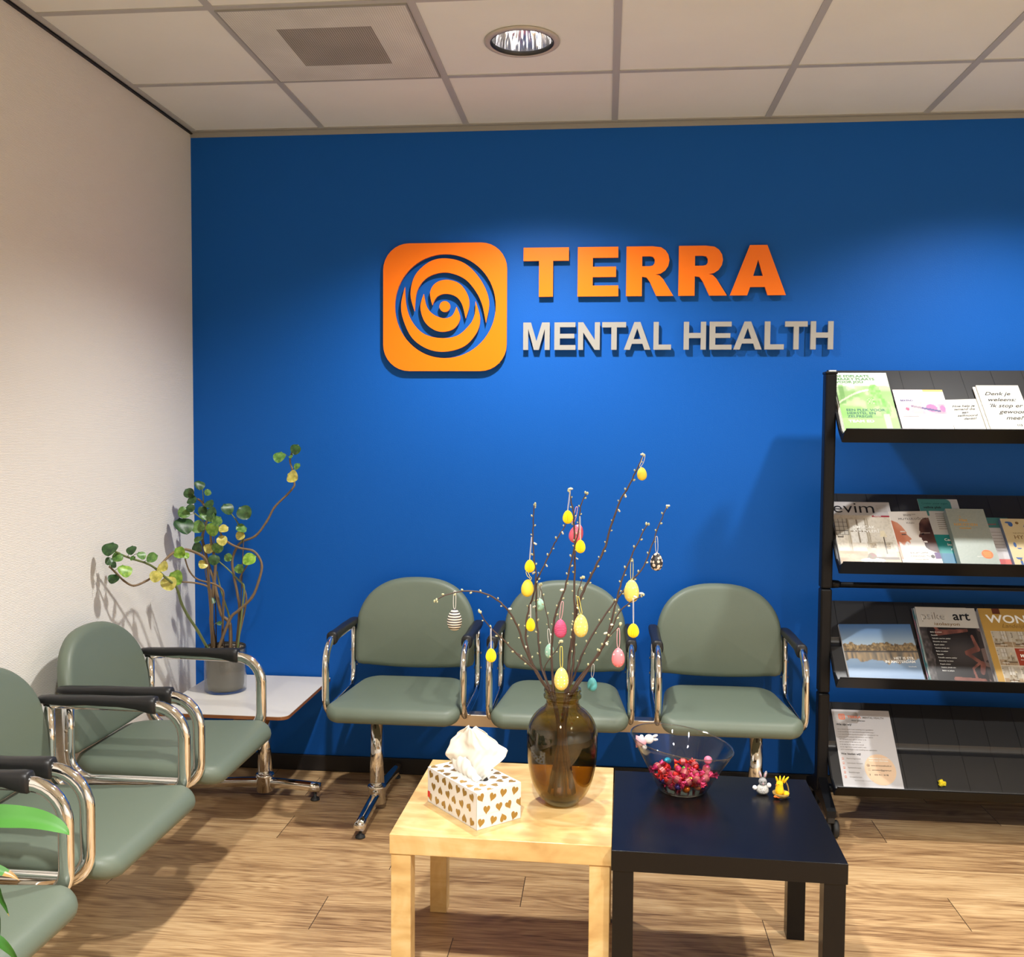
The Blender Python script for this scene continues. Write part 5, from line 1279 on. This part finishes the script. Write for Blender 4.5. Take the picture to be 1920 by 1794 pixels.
# --- top shelf
def f_green(u, v):
    base = mixc(C3(150, 214, 110), C3(214, 240, 190), v)
    if v > 0.70: base = mixc(C3(214, 238, 196), C3(236, 240, 226), (v-0.7)/0.2)
    if 0.28 < v < 0.78:
        t = vn(u*9, v*12, 3); base = mixc(base, C3(120, 190, 84), 0.55*t) if t > 0.45 else mixc(base, C3(226, 244, 206), 0.5*(0.45-t)*2)
    if inr(u, v, 0.04, 0.14, 0.5, 0.80): base = mixc(base, C3(120, 180, 96), 0.6)
    if abs(v-(0.52+0.20*math.sin(u*2.4))) < 0.015 and u < 0.7: base = C3(226, 244, 210)
    if ell(u, v, 0.70, 0.64, 0.12, 0.17) or ell(u, v, 0.82, 0.44, 0.10, 0.16): base = mixc(C3(118, 196, 84), C3(180, 226, 150), vn(u*30, v*30))
    if inr(u, v, 0.76, 0.86, 0.12, 0.34): base = C3(214, 238, 190)
    if inr(u, v, 0.53, 0.66, 0.50, 0.58): base = C3(196, 230, 170) if (int(u*40)+int(v*40)) % 2 else C3(120, 190, 90)
    return base
def do_green():
    for i in range(3):
        if i < 2:
            r, T = cover(0, 2.584+0.002*i, 0.010, 0.196, 0.325-0.003*i, 0.0045, 0.0002+0.0050*i, lambda u, v: (0.9, 0.92, 0.86), ['lowest green brochure in the pile on the top shelf, only its edge showing', 'middle green brochure in the pile on the top shelf, only its edge showing'][i], 'brochure', 'brochure', 'green brochures on the top shelf', nx=4)
        else:
            r, T = cover(0, 2.590, 0.010, 0.194, 0.332, 0.0045, 0.0103, f_green, 'topmost green and white brochure of the pile on the top shelf', 'brochure', 'brochure', 'green brochures on the top shelf')
    T('DE EDPLAATS\nMAAKT PLAATS\nVOOR JOU', 0.02, 0.925, 0.0175, 'ink_green', bold=0.00039, sx=1.15, line=0.9)
    T('EEN PLEK VOOR\nHERSTEL EN\nZELFREGIE', 0.10, 0.385, 0.0170, 'ink_darkgreen', bold=0.00037, sx=1.10, line=0.95)
    T('TEAM ED', 0.10, 0.215, 0.0170, 'ink_white', bold=0.00037, sx=1.3)
do_green()
def f_pink(u, v):
    c = C3(244, 238, 240)
    if v > 0.955 and u > 0.6: c = C3(248, 206, 120)
    if inr(u, v, 0.07, 0.95, 0.50, 0.70): 
        c = mixc(C3(222, 160, 176), C3(240, 220, 226), vn(u*8, v*8, 5))
        if ell(u, v, 0.20, 0.60, 0.09, 0.08): c = C3(244, 238, 240)
        if ell(u, v, 0.20, 0.60, 0.04, 0.035): c = C3(206, 90, 130)
        if ell(u, v, 0.68, 0.62, 0.11, 0.08) or ell(u, v, 0.90, 0.61, 0.05, 0.07): c = C3(208, 120, 178)
        if abs(v-(0.66-0.2*(u-0.3))) < 0.02 and 0.3 < u < 0.85: c = C3(86, 84, 140)
        if u > 0.32 and u < 0.5: c = mixc(c, C3(240, 206, 190), 0.5)
    return c
r, T = cover(0, 2.795, 0.010, 0.178, 0.252, 0.004, 0.0002, f_pink, 'white brochure with a pink and purple picture strip, on the top shelf', 'brochure', 'brochure')
T('BEKEND:', 0.10, 0.755, 0.012, 'ink_purple', bold=0.00026); T('wat je moet weten over hulp', 0.30, 0.715, 0.0055, 'ink_grey')
T('informatie voor iedereen in de buurt', 0.10, 0.46, 0.0060, 'ink_grey')
shapes(r, 0.004, [bar(0.014, 0.112, 0.07, 0.1135)], 'ink_grey')
def handwriting(T, lines, u, v, size, dv, offs):
    for i, l in enumerate(lines): T(l, u+offs[i], v-dv*i, size, 'ink_black', shear=0.45, bold=0.0003, sx=1.12)
cream = lambda u, v: (0.955, 0.94, 0.89)
r, T = cover(0, 2.978, 0.010, 0.116, 0.200, 0.003, 0.0002, cream, 'small cream leaflet with five lines of handwriting, between two larger ones on the top shelf', 'leaflet', 'leaflet', rot=0.05, nx=6)
handwriting(T, ['Hoe help je', 'iemand die', 'aan', 'zelfmoord', 'denkt?'], 0.16, 0.80, 0.0150, 0.080, [0, 0.02, 0.22, 0.05, 0.2])
r, T = cover(0, 3.082, 0.010, 0.146, 0.262, 0.004, 0.0052, cream, 'rear cream leaflet, just visible behind the one with large handwriting, on the top shelf', 'leaflet', 'leaflet', nx=4)
r, T = cover(0, 3.092, 0.012, 0.148, 0.262, 0.005, 0.0105, cream, 'cream leaflet with large handwriting, rightmost on the top shelf', 'leaflet', 'leaflet', nx=6)
handwriting(T, ['Denk je', 'weleens:', "'Ik stop er", 'gewoon', "mee?'"], 0.12, 0.80, 0.0250, 0.118, [0, 0.02, 0.0, 0.20, 0.30])
T('113', 0.62, 0.205, 0.013, 'ink_black', bold=0.00029)

# --- second shelf
def room(u, v, sd):
    """a simple printed photograph of a furnished room; u, v in 0..1"""
    tn = [C3(214, 206, 186), C3(200, 196, 184), C3(222, 212, 194), C3(188, 180, 164)][sd % 4]
    c = mixc(tn, C3(240, 234, 220), vn(u*3, v*3, sd)); h = hsh(sd, 3)
    if v < 0.34: c = mixc(C3(170, 142, 108), C3(214, 192, 160), vn(u*5, v*26, sd+1))
    wx = 0.12+0.45*h
    if inr(u, v, wx, wx+0.26, 0.50, 0.95): c = C3(246, 244, 236) if not (abs(u-wx-0.13) < 0.012 or abs(v-0.72) < 0.010) else C3(150, 140, 122)
    if inr(u, v, wx-0.06, wx, 0.34, 0.97) or inr(u, v, wx+0.26, wx+0.32, 0.34, 0.97): c = mixc(C3(222, 214, 196), C3(176, 166, 146), 0.5+0.5*math.sin(u*170))
    sx = 0.95-0.62*h-0.3
    if inr(u, v, sx, sx+0.48, 0.24, 0.42) or inr(u, v, sx+0.03, sx+0.45, 0.42, 0.52): c = mixc(C3(232, 226, 210), C3(178, 166, 144), vn(u*14, v*9, sd+2))
    if inr(u, v, sx+0.06, sx+0.17, 0.40, 0.50) or inr(u, v, sx+0.30, sx+0.40, 0.39, 0.49): c = mixc(C3(116, 98, 72), C3(206, 190, 160), vn(u*60, v*60, sd+3))
    if inr(u, v, sx-0.02, sx+0.50, 0.19, 0.24): c = C3(104, 84, 62)
    tx = 0.30+0.3*hsh(sd, 9)
    if ell(u, v, tx, 0.17, 0.20, 0.045): c = C3(246, 240, 226)
    if abs(u-tx) < 0.012 and 0.03 < v < 0.15 or abs(u-tx-0.12) < 0.008 and 0.04 < v < 0.15: c = C3(80, 62, 46)
    if ell(u, v, tx, 0.25, 0.07, 0.06): c = mixc(C3(150, 70, 72), C3(96, 118, 66), vn(u*50, v*50, sd+4))
    lx = 0.86-0.7*hsh(sd, 6)*0.3
    if abs(u-lx) < 0.008 and 0.3 < v < 0.62: c = C3(70, 60, 50)
    if inr(u, v, lx-0.06+0.25*(v-0.62), lx+0.06-0.25*(v-0.62), 0.62, 0.74): c = C3(250, 238, 206)
    if inr(u, v, 0.02, 0.02+0.10, 0.60, 0.86): c = C3(90, 84, 76) if (abs(u-0.07) < 0.04 and abs(v-0.73) < 0.11) is False else C3(216, 210, 198)
    return mixc(c, C3(110, 100, 84), 0.28*max(0, vn(u*40, v*40, sd+7)-0.45))
def f_evim(u, v):
    if v > 0.80: return mixc(C3(196, 196, 200), C3(222, 220, 222), vn(u*4, v*3))
    if v > 0.775 and u > 0.66: return C3(170, 44, 62)
    if u < 0.22 and 0.50 < v < 0.74: return C3(86, 82, 76) if ((u*14) % 1 < 0.12 or (v*16) % 1 < 0.12) else C3(214, 210, 200)
    return room(u, v/0.775, 6)
r, T = cover(1, 2.588, 0.010, 0.214, 0.308, 0.009, 0.0002, f_evim, 'home magazine with bright living room photo and big black title, on the second shelf', 'magazine', 'magazine', curl=0.006, nx=120)
T('evim', 0.01, 0.835, 0.070, 'ink_black', bold=-0.0003, sx=1.18); T('SIMSICAK\nKIŞ EVLERİ', 0.30, 0.600, 0.019, 'ink_white', bold=0.00020, line=0.95)
T('Hediyeler', 0.70, 0.783, 0.0065, 'ink_white', bold=0.00014)
for i in range(5): T('dekorasyon ve tasarim', 0.76, 0.94-0.022*i, 0.0042, 'ink_grey')
def tab(T_, v):
    for (v0, a0), (v1, a1) in zip(T_, T_[1:]):
        if v0 >= v >= v1: t = (v0-v)/(v0-v1); return a0+(a1-a0)*t
    return None
PL = [(0.84, 0.02), (0.80, 0.15), (0.74, 0.23), (0.66, 0.29), (0.62, 0.315), (0.595, 0.30), (0.56, 0.335), (0.515, 0.395), (0.495, 0.385), (0.485, 0.335), (0.46, 0.335), (0.45, 0.355), (0.435, 0.33), (0.42, 0.345), (0.40, 0.315), (0.375, 0.345), (0.33, 0.35), (0.27, 0.29), (0.20, 0.22), (0.16, 0.18)]
PR = [(0.88, 0.90), (0.84, 0.78), (0.78, 0.71), (0.70, 0.675), (0.655, 0.655), (0.635, 0.675), (0.60, 0.645), (0.555, 0.60), (0.535, 0.605), (0.525, 0.655), (0.505, 0.66), (0.495, 0.645), (0.475, 0.675), (0.455, 0.66), (0.435, 0.695), (0.40, 0.685), (0.355, 0.70), (0.32, 0.75), (0.285, 0.86), (0.26, 1.0)]
def f_kitab(u, v):
    c = C3(236, 230, 222); a = tab(PL, v); b = tab(PR, v)
    if a is not None and u < a:
        c = mixc(C3(232, 172, 142), C3(198, 122, 92), vn(u*7, v*8, 3)+0.3*(1-u/a))
        if 0.575 < v < 0.60 and 0.17 < u < a-0.02: c = C3(112, 86, 80)
        if 0.63 < v < 0.65 and 0.16 < u < a-0.02: c = C3(226, 214, 206)
        if v < 0.435+0.03*math.sin(u*30) and u > 0.05: c = mixc(C3(250, 247, 244), C3(196, 184, 180), vn(u*26, v*24, 7))
    if b is not None and u > b:
        c = mixc(C3(112, 76, 66), C3(56, 36, 36), vn(u*7, v*9, 6)+0.4*(u-b))
        if 0.60 < v < 0.615 and u < 0.92: c = C3(170, 156, 150)
        if ell(u, v, b+0.09, 0.590, 0.035, 0.016): c = C3(30, 20, 22)
        if ell(u, v, b+0.06, 0.455, 0.055, 0.014): c = C3(238, 228, 222)
        if v > 0.76: c = mixc(c, C3(176, 146, 132), (v-0.76)*5)
    if u > 0.86 and 0.16 < v < 0.27 and (b is None or u < b): c = C3(96, 60, 124)
    if ell(u, v, 0.80, 0.20, 0.05, 0.03): c = C3(60, 56, 60)
    return c
r, T = cover(1, 2.803, 0.012, 0.138, 0.262, 0.014, 0.0002, f_kitab, 'paperback showing two smiling faces in profile towards each other, on the second shelf', 'book', 'book', rot=0.04, nx=130)
T('MUTLULUĞUN', 0.20, 0.845, 0.0140, 'ink_black', sx=1.0, spacing=1.1); T('Kitabı', 0.38, 0.775, 0.0125, 'ink_grey'); T('NEW YORK TIMES\nBESTSELLER', 0.36, 0.935, 0.0055, 'ink_black')
T('DALAY LAMA', 0.26, 0.255, 0.0095, 'ink_grey', spacing=1.1); T('DESMOND TUTU', 0.24, 0.195, 0.0100, 'ink_grey', spacing=1.1); T('DOUGLAS ABRAMS', 0.32, 0.145, 0.0055, 'ink_grey')
def f_teal(u, v):
    c = C3(226, 228, 226)
    if v > 0.83 and (u < 0.72 or ell(u, v, 0.72, 0.915, 0.10, 0.085)): c = C3(84, 156, 154)
    elif v > 0.76 and u < 0.20: c = C3(84, 156, 154)
    if v < 0.50: c = C3(44, 160, 160)
    if v < 0.24: c = C3(60, 130, 166)
    if v < 0.24 and u < 0.14: c = C3(232, 190, 120)
    return c
r, T = cover(1, 2.914, 0.012, 0.144, 0.336, 0.002, 0.0002, f_teal, 'teal and white leaflet standing behind the two-faces paperback and the grey-green book', 'leaflet', 'leaflet')
T('Creëer jouw eigen', 0.08, 0.925, 0.0125, 'ink_darkteal'); T('veilige plek', 0.10, 0.865, 0.0145, 'ink_black', bold=0.00030)
for i in range(8): shapes(r, 0.002, [bar(0.05, 0.262-0.010*i, 0.128-0.006*(i % 3), 0.2645-0.010*i)], 'ink_grey')
T('Centrum', 0.40, 0.41, 0.016, 'ink_white', bold=0.00030); T('buiten', 0.44, 0.345, 0.016, 'ink_white', bold=0.00030); T('r voor', 0.50, 0.285, 0.016, 'ink_white', bold=0.00030)
def f_grey(u, v):
    return mixc(C3(176, 188, 180), C3(186, 196, 188), vn(u*40, v*60, 2))
r, T = cover(1, 2.994, 0.012, 0.134, 0.266, 0.028, 0.0035, f_grey, 'thick grey-green book with gold title and a round orange sticker, on the second shelf', 'book', 'book', nx=30)
mat('book_cloth_grey', hexc(150, 162, 154), 0.7); MB().box(-0.0012, 0.0, 0, 0.266, 0, 0.0285).build('spine', 'book_cloth_grey', r)
T('’t', 0.30, 0.845, 0.010, 'ink_gold', bold=0.00022); T('Het', 0.27, 0.775, 0.019, 'ink_gold', bold=0.00042); T('NIKOTIEN', 0.10, 0.700, 0.0165, 'ink_gold', bold=0.00036, spacing=1.12); T('monster', 0.22, 0.645, 0.0125, 'ink_gold', bold=0.00028)
shapes(r, 0.028, [disc(0.099, 0.058, 0.0195)], 'ink_orange', 'orange_sticker'); 
for i in range(4): shapes(r, 0.0283, [bar(0.085+0.001*i, 0.066-0.006*i, 0.113-0.001*i, 0.0675-0.006*i)], 'ink_ochre')
T('uitgeverij', 0.46, 0.175, 0.0055, 'ink_white')
def f_teal2(u, v):
    c = C3(226, 224, 226)
    if v > 0.80: c = C3(84, 146, 144)
    if v < 0.24: c = mixc(C3(226, 96, 120), C3(236, 150, 110), u)
    return c
r, T = cover(1, 3.118, 0.012, 0.100, 0.250, 0.002, 0.0002, f_teal2, 'narrow leaflet with a teal top and pink bottom, behind the grey-green and the cream book', 'leaflet', 'leaflet', nx=24)
for i in range(7): shapes(r, 0.002, [bar(0.026, 0.180-0.014*i, 0.060, 0.1815-0.014*i)], 'ink_grey')
T('Gezond', 0.14, 0.86, 0.012, 'ink_rose')
def f_hyg(u, v): return C3(240, 222, 176)
r, T = cover(1, 3.182, 0.012, 0.126, 0.232, 0.016, 0.0035, f_hyg, 'cream book with small blue drawings, right end of the second shelf', 'book', 'book', nx=8)
mat('book_spine_blue', hexc(110, 128, 160), 0.6); MB().box(-0.001, 0.0, 0, 0.232, 0, 0.0165).build('spine', 'book_spine_blue', r)
T('THE LITTLE BOOK OF', 0.22, 0.70, 0.0070, 'ink_brown'); T('HYGGE', 0.22, 0.595, 0.0260, 'ink_brown', sx=0.95); T('MEIK WIKING', 0.34, 0.165, 0.0110, 'ink_brown')
pl = [disc(0.030, 0.206, 0.008, 0.011), disc(0.022, 0.214, 0.010, 0.004), [(0.072, 0.194), (0.084, 0.218), (0.094, 0.194)], disc(0.022, 0.112, 0.005, 0.011), disc(0.034, 0.098, 0.008, 0.005, a0=180, a1=360), disc(0.022, 0.056, 0.011, 0.009, a0=180, a1=360), bar(0.022, 0.014, 0.030, 0.040), disc(0.026, 0.016, 0.014, 0.004), disc(0.088, 0.108, 0.007, 0.010), disc(0.106, 0.064, 0.009, 0.008, a0=180, a1=360)]
shapes(r, 0.016, pl, 'ink_blue')
shapes(r, 0.016, [disc(0.054, 0.212, 0.006), disc(0.060, 0.104, 0.007, 0.009), disc(0.108, 0.208, 0.007, 0.010), disc(0.064, 0.060, 0.005, 0.007), disc(0.026, 0.045, 0.003, 0.005)], 'ink_brown')

# --- third shelf
def f_ams(u, v):
    if v > 0.62: c = mixc(C3(186, 206, 220), C3(82, 122, 176), (v-0.62)/0.38)
    else: c = mixc(C3(128, 160, 200), C3(168, 192, 216), v/0.6+0.15*vn(u*8, v*30, 1))
    sk = 0.60+0.06*vn(u*16, 1, 4)+0.03*vn(u*50, 1, 5)
    if 0.53 < v < sk: c = mixc(C3(96, 84, 72), C3(206, 178, 130), vn(u*60, v*40, 6))
    if 0.50 < v < 0.53: c = C3(92, 92, 94)
    rf = 0.40-0.12*vn(u*14, 2, 7)
    if rf < v <= 0.50: c = mixc(c, mixc(C3(86, 80, 74), C3(226, 180, 120), vn(u*40, v*7, 8)), 0.75)
    return c
r, T = cover(2, 2.626, 0.016, 0.262, 0.242, 0.012, 0.0002, f_ams, 'wide booklet with a photo of a blue river and city skyline, third shelf', 'book', 'book', rot=0.03, nx=90)
T('HET IS STIL\nIN AMSTERDAM', 0.935, 0.375, 0.0150, 'ink_white', bold=0.00033, align='RIGHT', line=0.95); T('fotoboek', 0.935, 0.245, 0.0075, 'ink_white', align='RIGHT')
def f_okur(u, v): return C3(196, 186, 160) if (u < 0.05 or u > 0.95 or v > 0.965) else C3(150, 150, 140)
r, T = cover(2, 2.914, 0.012, 0.186, 0.336, 0.004, 0.0002, f_okur, 'rearmost magazine in the third shelf pile, only its beige top and dark title showing', 'magazine', 'magazine', nx=20, curl=0.003)
T('OKUR', 0.34, 0.90, 0.030, 'ink_black', bold=0.00066, sx=1.15)
mat('magazine_side_a', hexc(150, 96, 100), 0.5); mat('magazine_side_b', hexc(90, 130, 136), 0.5); mat('magazine_side_c', hexc(200, 196, 190), 0.5)
mixf = lambda a, b, s_: (lambda u, v: mixc(C3(*a), C3(*b), vn(u*5, v*16, s_)))
r, T = cover(2, 2.898, 0.012, 0.212, 0.322, 0.006, 0.0055, mixf((196, 120, 140), (70, 140, 150), 3), 'colourful magazine second below the dark acrobat magazine, in the third shelf pile', 'magazine', 'magazine', side='magazine_side_a', curl=0.004)
r, T = cover(2, 2.902, 0.012, 0.212, 0.318, 0.006, 0.0125, mixf((80, 150, 156), (226, 216, 210), 4), 'colourful magazine directly under the dark acrobat magazine, in the third shelf pile', 'magazine', 'magazine', side='magazine_side_b', curl=0.005)
def f_psike(u, v):
    if v > 0.735: return C3(214, 210, 202)
    c = C3(34, 30, 32)
    c = mixc(c, C3(74, 70, 72), 0.9*max(0, 1-((u-0.62)/0.42)**2-((v-0.42)/0.22)**2))
    if u < 0.10+0.05*vn(1, v*12, 2): c = mixc(C3(110, 104, 104), C3(50, 46, 48), vn(u*30, v*30, 4))
    if u > 0.93: c = C3(120, 100, 96) if vn(u*10, v*20, 3) > 0.5 else C3(60, 52, 52)
    def limb(x0, y0, x1, y1, w0, w1):
        dx, dy = x1-x0, y1-y0; t = max(0, min(1, ((u-x0)*dx+(v-y0)*dy)/(dx*dx+dy*dy))); return math.hypot(u-x0-dx*t, (v-y0-dy*t)) < w0+(w1-w0)*t
    sk = mixc(C3(150, 96, 84), C3(96, 58, 54), vn(u*12, v*12, 9))
    if limb(0.28, 0.66, 0.78, 0.70, 0.04, 0.018) or limb(0.26, 0.735, 0.32, 0.66, 0.02, 0.03): return sk
    if limb(0.84, 0.62, 0.88, 0.46, 0.022, 0.032) or limb(0.88, 0.46, 0.68, 0.40, 0.036, 0.030) or limb(0.68, 0.40, 0.90, 0.26, 0.026, 0.026) or limb(0.90, 0.26, 0.86, 0.16, 0.04, 0.036): return sk
    if limb(0.86, 0.28, 0.72, 0.20, 0.018, 0.014) or limb(0.72, 0.20, 0.74, 0.08, 0.014, 0.02) or limb(0.40, 0.06, 0.86, 0.045, 0.03, 0.03): return sk
    if v < 0.03: return C3(140, 92, 84)
    return c
r, T = cover(2, 2.906, 0.012, 0.214, 0.318, 0.006, 0.0195, f_psike, 'dark magazine with acrobat figures and white title band, topmost of the third shelf pile', 'magazine', 'magazine', nx=140, side='magazine_side_c', curl=0.006)
T('psike', 0.06, 0.835, 0.046, 'ink_grey', bold=-0.0006, sx=0.92); T('psike', 0.062, 0.835, 0.0455, 'ink_white', bold=-0.0010, sx=0.92); T('art', 0.60, 0.835, 0.052, 'ink_black', bold=0.00090, sx=1.0); T('izolasyon', 0.26, 0.760, 0.0185, 'ink_brown', bold=0.00010, sx=1.35)
shapes(r, 0.0075, [bar(0.128, 0.314, 0.196, 0.3165)], 'ink_black'); 
for i in range(13): T(['Bakis ve anlam', 'Sessizlik', 'Yalnizlik uzerine yazilar', 'Duvarlar ve insan', 'Kapali odalar', 'Uzakta olmak icin'][i % 6], 0.16+0.004*i, 0.66-0.042*i, 0.0070, 'ink_white')
def f_won(u, v):
    c = C3(206, 164, 84)
    if 0.10 < u < 0.96 and 0.02 < v < 0.70:
        gu = (u-0.10)/0.29; gv = (v-0.02)/0.23; iu, iv = int(gu), int(gv); fu, fv = gu-iu, gv-iv
        if fu < 0.03 or fv < 0.03: return C3(230, 220, 200)
        if iu == 1 and iv == 1 or (iu == 2 and iv == 1): return C3(172, 66, 42)
        return mixc(room(fu, fv, iu*3+iv+11), C3(120, 100, 76), 0.18)
    if inr(u, v, 0.22, 0.34, 0.93, 1.0) and v > 0.90: c = C3(110, 60, 44)
    return c
r, T = cover(2, 3.128, 0.012, 0.212, 0.322, 0.006, 0.0002, mixf((120, 120, 130), (200, 190, 180), 6), 'magazine under the ochre home magazine on the third shelf, only its edge showing', 'magazine', 'magazine', side='magazine_side_c', nx=10)
r, T = cover(2, 3.136, 0.012, 0.226, 0.326, 0.014, 0.0068, f_won, 'ochre home magazine with a grid of room photos and big white title, third shelf', 'magazine', 'magazine', nx=130)
T('WONEN', 0.10, 0.810, 0.048, 'ink_white', bold=0.00100, sx=1.12); T('Landelijke stijl', 0.30, 0.745, 0.024, 'ink_brown', shear=0.4, bold=-0.0001); T('winter', 0.44, 0.365, 0.026, 'ink_white', shear=0.35, bold=0.00050); T('ONTDEK DE', 0.46, 0.445, 0.0080, 'ink_white'); T('sfeer in huis en tuin', 0.44, 0.325, 0.0065, 'ink_white')

# --- bottom shelf
def f_leaf(u, v):
    c = C3(240, 238, 240)
    if v > 0.83 and (u < 0.40 or ell(u, v, 0.40, 0.905, 0.055, 0.075)) and v < 0.975 and u > 0.01: c = C3(196, 190, 186)
    if ell(u, v, 0.10, 0.76, 0.17, 0.13) and u < 0.24 and u > 0.01: c = C3(206, 200, 196)
    return c
r, T = cover(3, 2.615, 0.010, 0.213, 0.330, 0.002, 0.0002, f_leaf, 'white information leaflet with a beige circle and orange emblem, alone on the bottom shelf', 'leaflet', 'leaflet', nx=90)
shapes(r, 0.0019, [disc(0.1415, 0.0910, 0.0555, 0.0600, n=48)], 'ink_beige', 'printed_circle')
def rring(cx, cy, s_, w_, rr_):
    o = [(cx+a, cy+b) for a, b in rrect(-s_, s_, -s_, s_, (rr_,)*4, 5)]; i_ = [(cx+a, cy+b) for a, b in rrect(-s_+w_, s_-w_, -s_+w_, s_-w_, (rr_-w_*0.5,)*4, 5)]
    n = len(o); return [[o[k], o[(k+1) % n], i_[(k+1) % n], i_[k]] for k in range(n)]
def ann(cx, cy, r0, r1, a0=0, a1=360, n=20):
    return [[(cx+q*math.cos(R(a)), cy+q*math.sin(R(a))) for q, a in ((r0, a0+(a1-a0)*i/n), (r1, a0+(a1-a0)*i/n), (r1, a0+(a1-a0)*(i+1)/n), (r0, a0+(a1-a0)*(i+1)/n))] for i in range(n)]
shapes(r, 0.002, rring(0.034, 0.300, 0.0115, 0.003, 0.005)+ann(0.034, 0.300, 0.0055, 0.0070)+ann(0.034, 0.300, 0.0022, 0.0036)+[disc(0.034, 0.300, 0.001, n=10)], 'ink_orange', 'printed_emblem')
T('TERRA', 0.26, 0.893, 0.0145, 'ink_orange', bold=0.00030, sx=1.15); T('MENTAL HEALTH', 0.520, 0.893, 0.0100, 'ink_grey', bold=0.00024); T('Voor iedereen', 0.32, 0.855, 0.0085, 'ink_black', bold=0.00010)
T('Wie zijn wij?', 0.045, 0.800, 0.0110, 'ink_black', bold=0.00024)
words = 'terra mental health is een instelling voor specialistische psychische zorg voor volwassenen met aandacht voor taal en cultuur in de stad en de regio'.split()
for i in range(9): T(' '.join(words[(i*3+j) % len(words)] for j in range(8))[:56], 0.05, 0.745-0.031*i, 0.0062, 'ink_grey', bold=0.00005)
T('Wat bieden wij?', 0.045, 0.440, 0.0110, 'ink_black', bold=0.00024)
for i, s_ in enumerate(['Psychodiagnostiek', 'Individuele therapie', 'Systeemtherapie', 'Beeldtherapie', 'Groepstherapie']): T(s_, 0.125, 0.388-0.054*i, 0.0070, 'ink_grey')
shapes(r, 0.002, [q for i in range(5) for q in (ann(0.013, 0.131-0.0178*i, 0.0026, 0.0036, n=8)+[bar(0.009, 0.1255-0.0178*i, 0.017, 0.1265-0.0178*i)])], 'ink_orange', 'printed_icons')
T('Aanmelden en contact', 0.50, 0.400, 0.0078, 'ink_white', bold=0.00017); T('voor meer informatie', 0.50, 0.372, 0.0078, 'ink_white', bold=0.00017)
T('www.terramentalhealth.nl', 0.52, 0.315, 0.0072, 'ink_black', bold=0.00010, sx=0.95); T('aanmelden@ggzterra.nl', 0.52, 0.262, 0.0072, 'ink_black', bold=0.00010); T('020 911 18 98', 0.55, 0.205, 0.0085, 'ink_black', bold=0.00010)
shapes(r, 0.002, ann(0.1005, 0.106, 0.004, 0.0052, n=14)+[disc(0.1005, 0.106, 0.002, n=8), bar(0.097, 0.086, 0.106, 0.0868), bar(0.097, 0.0918, 0.106, 0.0926), bar(0.100, 0.067, 0.102, 0.074)], 'ink_black', 'printed_icons')
T('Terra Mental Health - Amsterdam - kvk', 0.20, 0.205-0.07, 0.0042, 'ink_grey')
# yellow crumpled scrap on the bottom shelf
mat('crumpled_yellow', hexc(255, 232, 50), 0.75)
P = on_shelf(3, 2.972, 0.052, 0.003); t = empty('paper_scrap', P, (TILT*0.6, 0, 0), 'small crumpled bright yellow paper piece lying on the bottom shelf', 'paper scrap')
rnd = random.Random(4)
for c, r_ in (((-0.004, 0.008, 0.010), 0.009), ((0.006, 0.0, 0.008), 0.009), ((-0.006, -0.004, 0.008), 0.008)):
    mb = MB().ball(c, r_, r_*0.8, r_*1.1, 9); mb.v = [(a+rnd.uniform(-.002, .002), b+rnd.uniform(-.002, .002), max(0, d+rnd.uniform(-.002, .002))) for a, b, d in mb.v]; mb.sm = [False]*len(mb.sm)
    mb.build('crumpled_lobe', 'crumpled_yellow', t)
